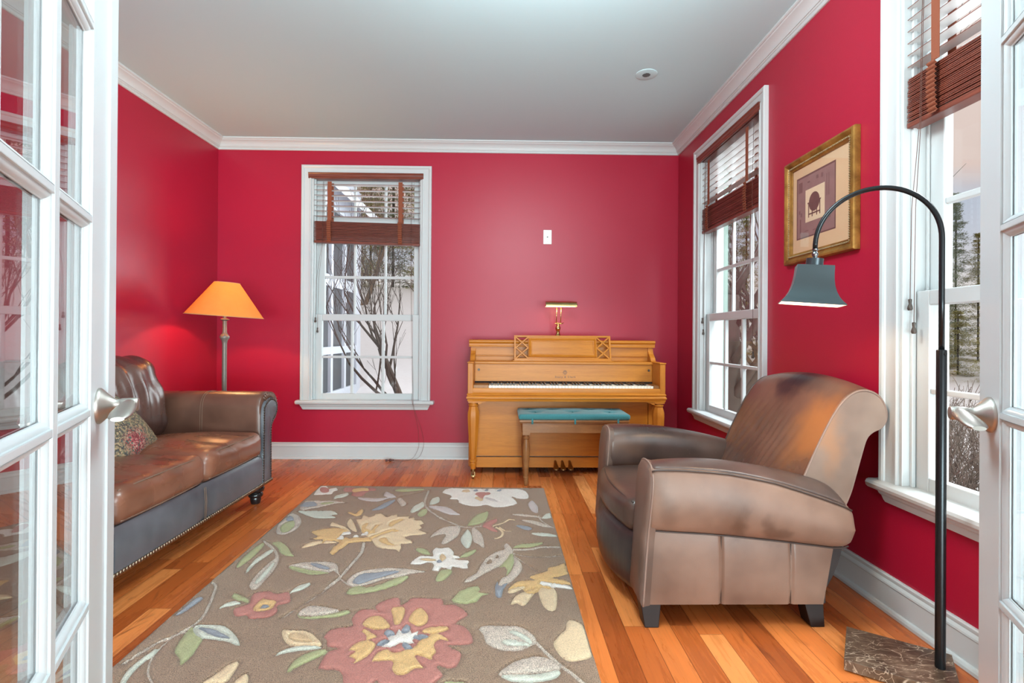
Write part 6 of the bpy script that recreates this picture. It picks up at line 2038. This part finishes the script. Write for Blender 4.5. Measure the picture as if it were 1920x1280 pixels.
def evergreen_mesh(hgt, rad, seed, dens=1.0):
    """whorls of boughs carrying sprays of needles"""
    rnd = random.Random(seed)
    mb = MB()
    nw = int(hgt * 4.0)
    for w in range(nw):
        k = (w + rnd.uniform(-.3, .3)) / nw
        z = hgt * (0.02 + 0.98 * max(0, k))
        R = rad * min(1.0, (1 - k) * 1.7 + 0.08) * rnd.uniform(.75, 1.1)
        for bq in range(rnd.randint(6, 9)):
            a = rnd.uniform(0, 2 * PI)
            L = R * rnd.uniform(.6, 1.1)
            up = rnd.uniform(-.15, .35)
            for i in range(int(62 * dens)):
                q = rnd.random() ** 0.6
                c = Vector((L * q * math.cos(a), L * q * math.sin(a), z + L * q * up - 0.10 * q * q))
                c += Vector((rnd.uniform(-1, 1), rnd.uniform(-1, 1), rnd.uniform(-.5, .5))) * 0.16 * rad
                ln = rad * rnd.uniform(0.07, 0.14)
                d = Vector((math.cos(a + rnd.uniform(-1, 1)), math.sin(a + rnd.uniform(-1, 1)), rnd.uniform(-.2, .5))).normalized() * ln
                s = Vector((-d.y, d.x, rnd.uniform(-.6, .6) * ln)).normalized() * ln * 0.14
                mb.add([c - d * 0.5, c + s, c + d * 0.6, c - s], [(0, 1, 2, 3)])
    return mb
EV = []
def evergreen(proto, loc, sc, rz, label, group):
    t = thing('evergreen_tree', label, 'tree', loc, group)
    t.rotation_euler = (0, 0, rz)
    t.scale = (sc, sc, sc)
    for o in EV[proto]:
        c = o.copy()
        COL.objects.link(c)
        c.parent = t
    return t
for i, (h_, r_, s_) in enumerate(((9, 1.12, 1), (10.5, 1.15, 2), (8, 1.12, 3), (4.2, 1.15, 4))):
    f_ = evergreen_mesh(h_, r_, s_).build('foliage', NEEDLE[i % 3])
    f_['kind'] = 'stuff'
    k_ = MB().lathe([(0.06, -0.3), (0.05, 1.0), (0.05, h_ * 0.8), (0.02, h_ * 0.96)], (0, 0, 0), 10).build('trunk', BARK, smooth=True)
    EV.append((f_, k_))
rnd = random.Random(11)
GB, GS = 'evergreens on the slope beyond the porch', 'evergreens across the snowy yard'
for i in range(21):
    x = -12.8 + i * 0.85 + rnd.uniform(-.1, .1)
    y = 17.6 + (i % 3) * 3.0 + rnd.uniform(-.1, .1)
    evergreen(i % 3, (x, y, gz_(x, y) - 0.2), rnd.uniform(.95, 1.05), rnd.uniform(0, 6), 'olive evergreen tree on the snowy slope seen through the window beside the floor lamp', GB)
for i in range(36):
    a = 0.20 + i * 0.034 + rnd.uniform(-.004, .004)        # bearing from straight ahead
    d = 30.5 + (i % 3) * 3.2 + rnd.uniform(-.2, .2)
    x, y = d * math.sin(a), d * math.cos(a)
    evergreen((i * 2 + 1) % 3, (x, y, gz_(x, y) - 0.3), rnd.uniform(.60, .80) if a > 0.66 else rnd.uniform(1.0, 1.1), rnd.uniform(0, 6), 'evergreen tree at the far side of the snowy yard seen through the side windows', GS)
for i in range(12):
    a = 0.60 + i * 0.042
    d = 26.5 + (i % 2) * 1.7
    x, y = d * math.sin(a), d * math.cos(a)
    evergreen(3, (x, y, gz_(x, y) - 0.3), 0.72 + 0.06 * (i % 3), i * 1.3, 'low evergreen in front of the far trees seen behind the arched lamp', 'low evergreens across the yard')
x, y = 22.6, 25.6
evergreen(1, (x, y, gz_(x, y)), 0.80, 1.0, 'tall lone evergreen rising above the far trees seen behind the arched lamp', None)
for o in [q for p in EV for q in p]:
    bpy.data.objects.remove(o)

# deciduous trees and bushes near the windows
bare_tree((-1.02, 7.0, gz_(-1.02, 7.0)), 3.6, 0.07, 4, 3, 'dark bare tree with forking trunks close outside the back window', (0.04, 0, 1), 2, kids=(2, 3))
bare_tree((2.45, 5.35, gz_(2.45, 5.35)), 4.6, 0.15, 4, 8, 'dark leaning bare tree outside the side window by the piano', (0.12, 0.05, 1), 1, kids=(2, 3))
bare_tree((4.3, 8.2, gz_(4.3, 8.2)), 4.6, 0.10, 3, 14, 'slim bare tree farther out in the yard past the side window by the piano', (0, 0, 1), 1)
for i, (x, y) in enumerate(((-7.6, 13.4), (-4.0, 15.0), (-0.4, 13.4))):
    bare_tree((x, y, gz_(x, y)), 4.6, 0.07, 3, 20 + i, 'brown bare sapling on the slope in front of the evergreens', (0, 0, 1), 2, 'bare saplings on the slope', mat=TWIG, name='bare_tree')
for i, (x, y, h_) in enumerate(((2.9, 3.15, 1.35), (2.75, 1.75, 1.3), (4.0, 4.7, 1.4))):
    bare_tree((x, y, gz_(x, y)), h_, 0.024, 3, 40 + i, ['tangled bare bush outside the window behind the arched lamp', 'tangled bare bush close to the house wall by the right door', 'tangled bare bush standing farther out in the snow'][i], (0, 0, 1), 4, None, 0.95, SHRUB, 'bare_shrub', kids=(3, 4), mn=0.0016)

# ------------------------------------------------------------------ screened porch wing of the neighbouring house
SIDE = pmat('white_siding', srgb(206, 212, 222), rough=0.6)
SCREEN = pmat('grey_porch_screen', srgb(78, 82, 86), rough=0.55, var=0.1, var_scale=2)
porch = thing('porch', 'white screened porch wing with snowy roof outside the back window', 'porch', (-4.4, 7.6, 0))
PXW, PY0, PY1 = -2.72, 5.2, 10.0
mb = MB().box(PXW - 3.4, PXW - 0.02, PY0, PY1, -0.9, 0.0)
mb.build('foundation', SIDE, porch)
mb = MB()
ys = [PY1 - 0.12, 9.05, 8.35, 7.45, 6.4, 5.4]
for y in ys:
    mb.box(PXW - 0.10, PXW, y - 0.05 if y < 9.8 else y - 0.14, y + 0.05 if y < 9.8 else PY1, -0.05, 3.3)
for z0, z1 in ((-0.10, 0.12), (0.72, 0.84), (1.80, 1.98), (3.05, 3.72)):
    mb.box(PXW - 0.09, PXW - 0.005, PY0, PY1, z0, z1)
mb.build('frame', SIDE, porch, bevel=0.004)
mb = MB().box(PXW - 0.06, PXW - 0.05, PY0, PY1, 0.0, 3.1)
mb.build('screen', SCREEN, porch)
mb = MB().box(PXW - 3.4, PXW - 0.1, PY1 - 0.1, PY1 - 0.02, -0.05, 3.3)
mb.build('end_wall', SIDE, porch)
xr = PXW - 1.7
mb = MB()
ro = [(PXW + 0.30, 3.30), (xr, 5.10), (PXW - 3.7, 3.30), (PXW - 3.7, 3.16), (xr, 4.94), (PXW + 0.30, 3.16)]
mb.prism(ro, lambda a, b, t: (a, t, b), PY0 - 0.2, PY1 + 0.25)
mb.build('roof', pmat('snowy_roof', srgb(222, 224, 230), rough=0.85), porch)

# louvred shutter on the outside wall beside the far side window
SHUT = pmat('grey_green_shutter', srgb(122, 142, 132), rough=0.5)
sh_ = thing('window_shutter', 'grey green louvred shutter outside the side window by the piano', 'shutter', (XR + WT + 0.03, 4.12, 1.4))
mb = MB().box(XR + WT, XR + WT + 0.055, 3.905, 3.955, 0.42, 2.42).box(XR + WT, XR + WT + 0.055, 4.31, 4.36, 0.42, 2.42)
for z in (0.42, 1.36, 2.34):
    mb.box(XR + WT, XR + WT + 0.055, 3.955, 4.31, z, z + 0.08)
mb.build('frame', SHUT, sh_, bevel=0.003)
mb = MB()
for i in range(48):
    z = 0.52 + i * 0.038
    mb.obox((XR + WT + 0.028, 4.132, z), (0.02, 0, -0.014), (0, 0.178, 0), (0.002, 0, 0.003))
mb.build('louver_panel', SHUT, sh_)
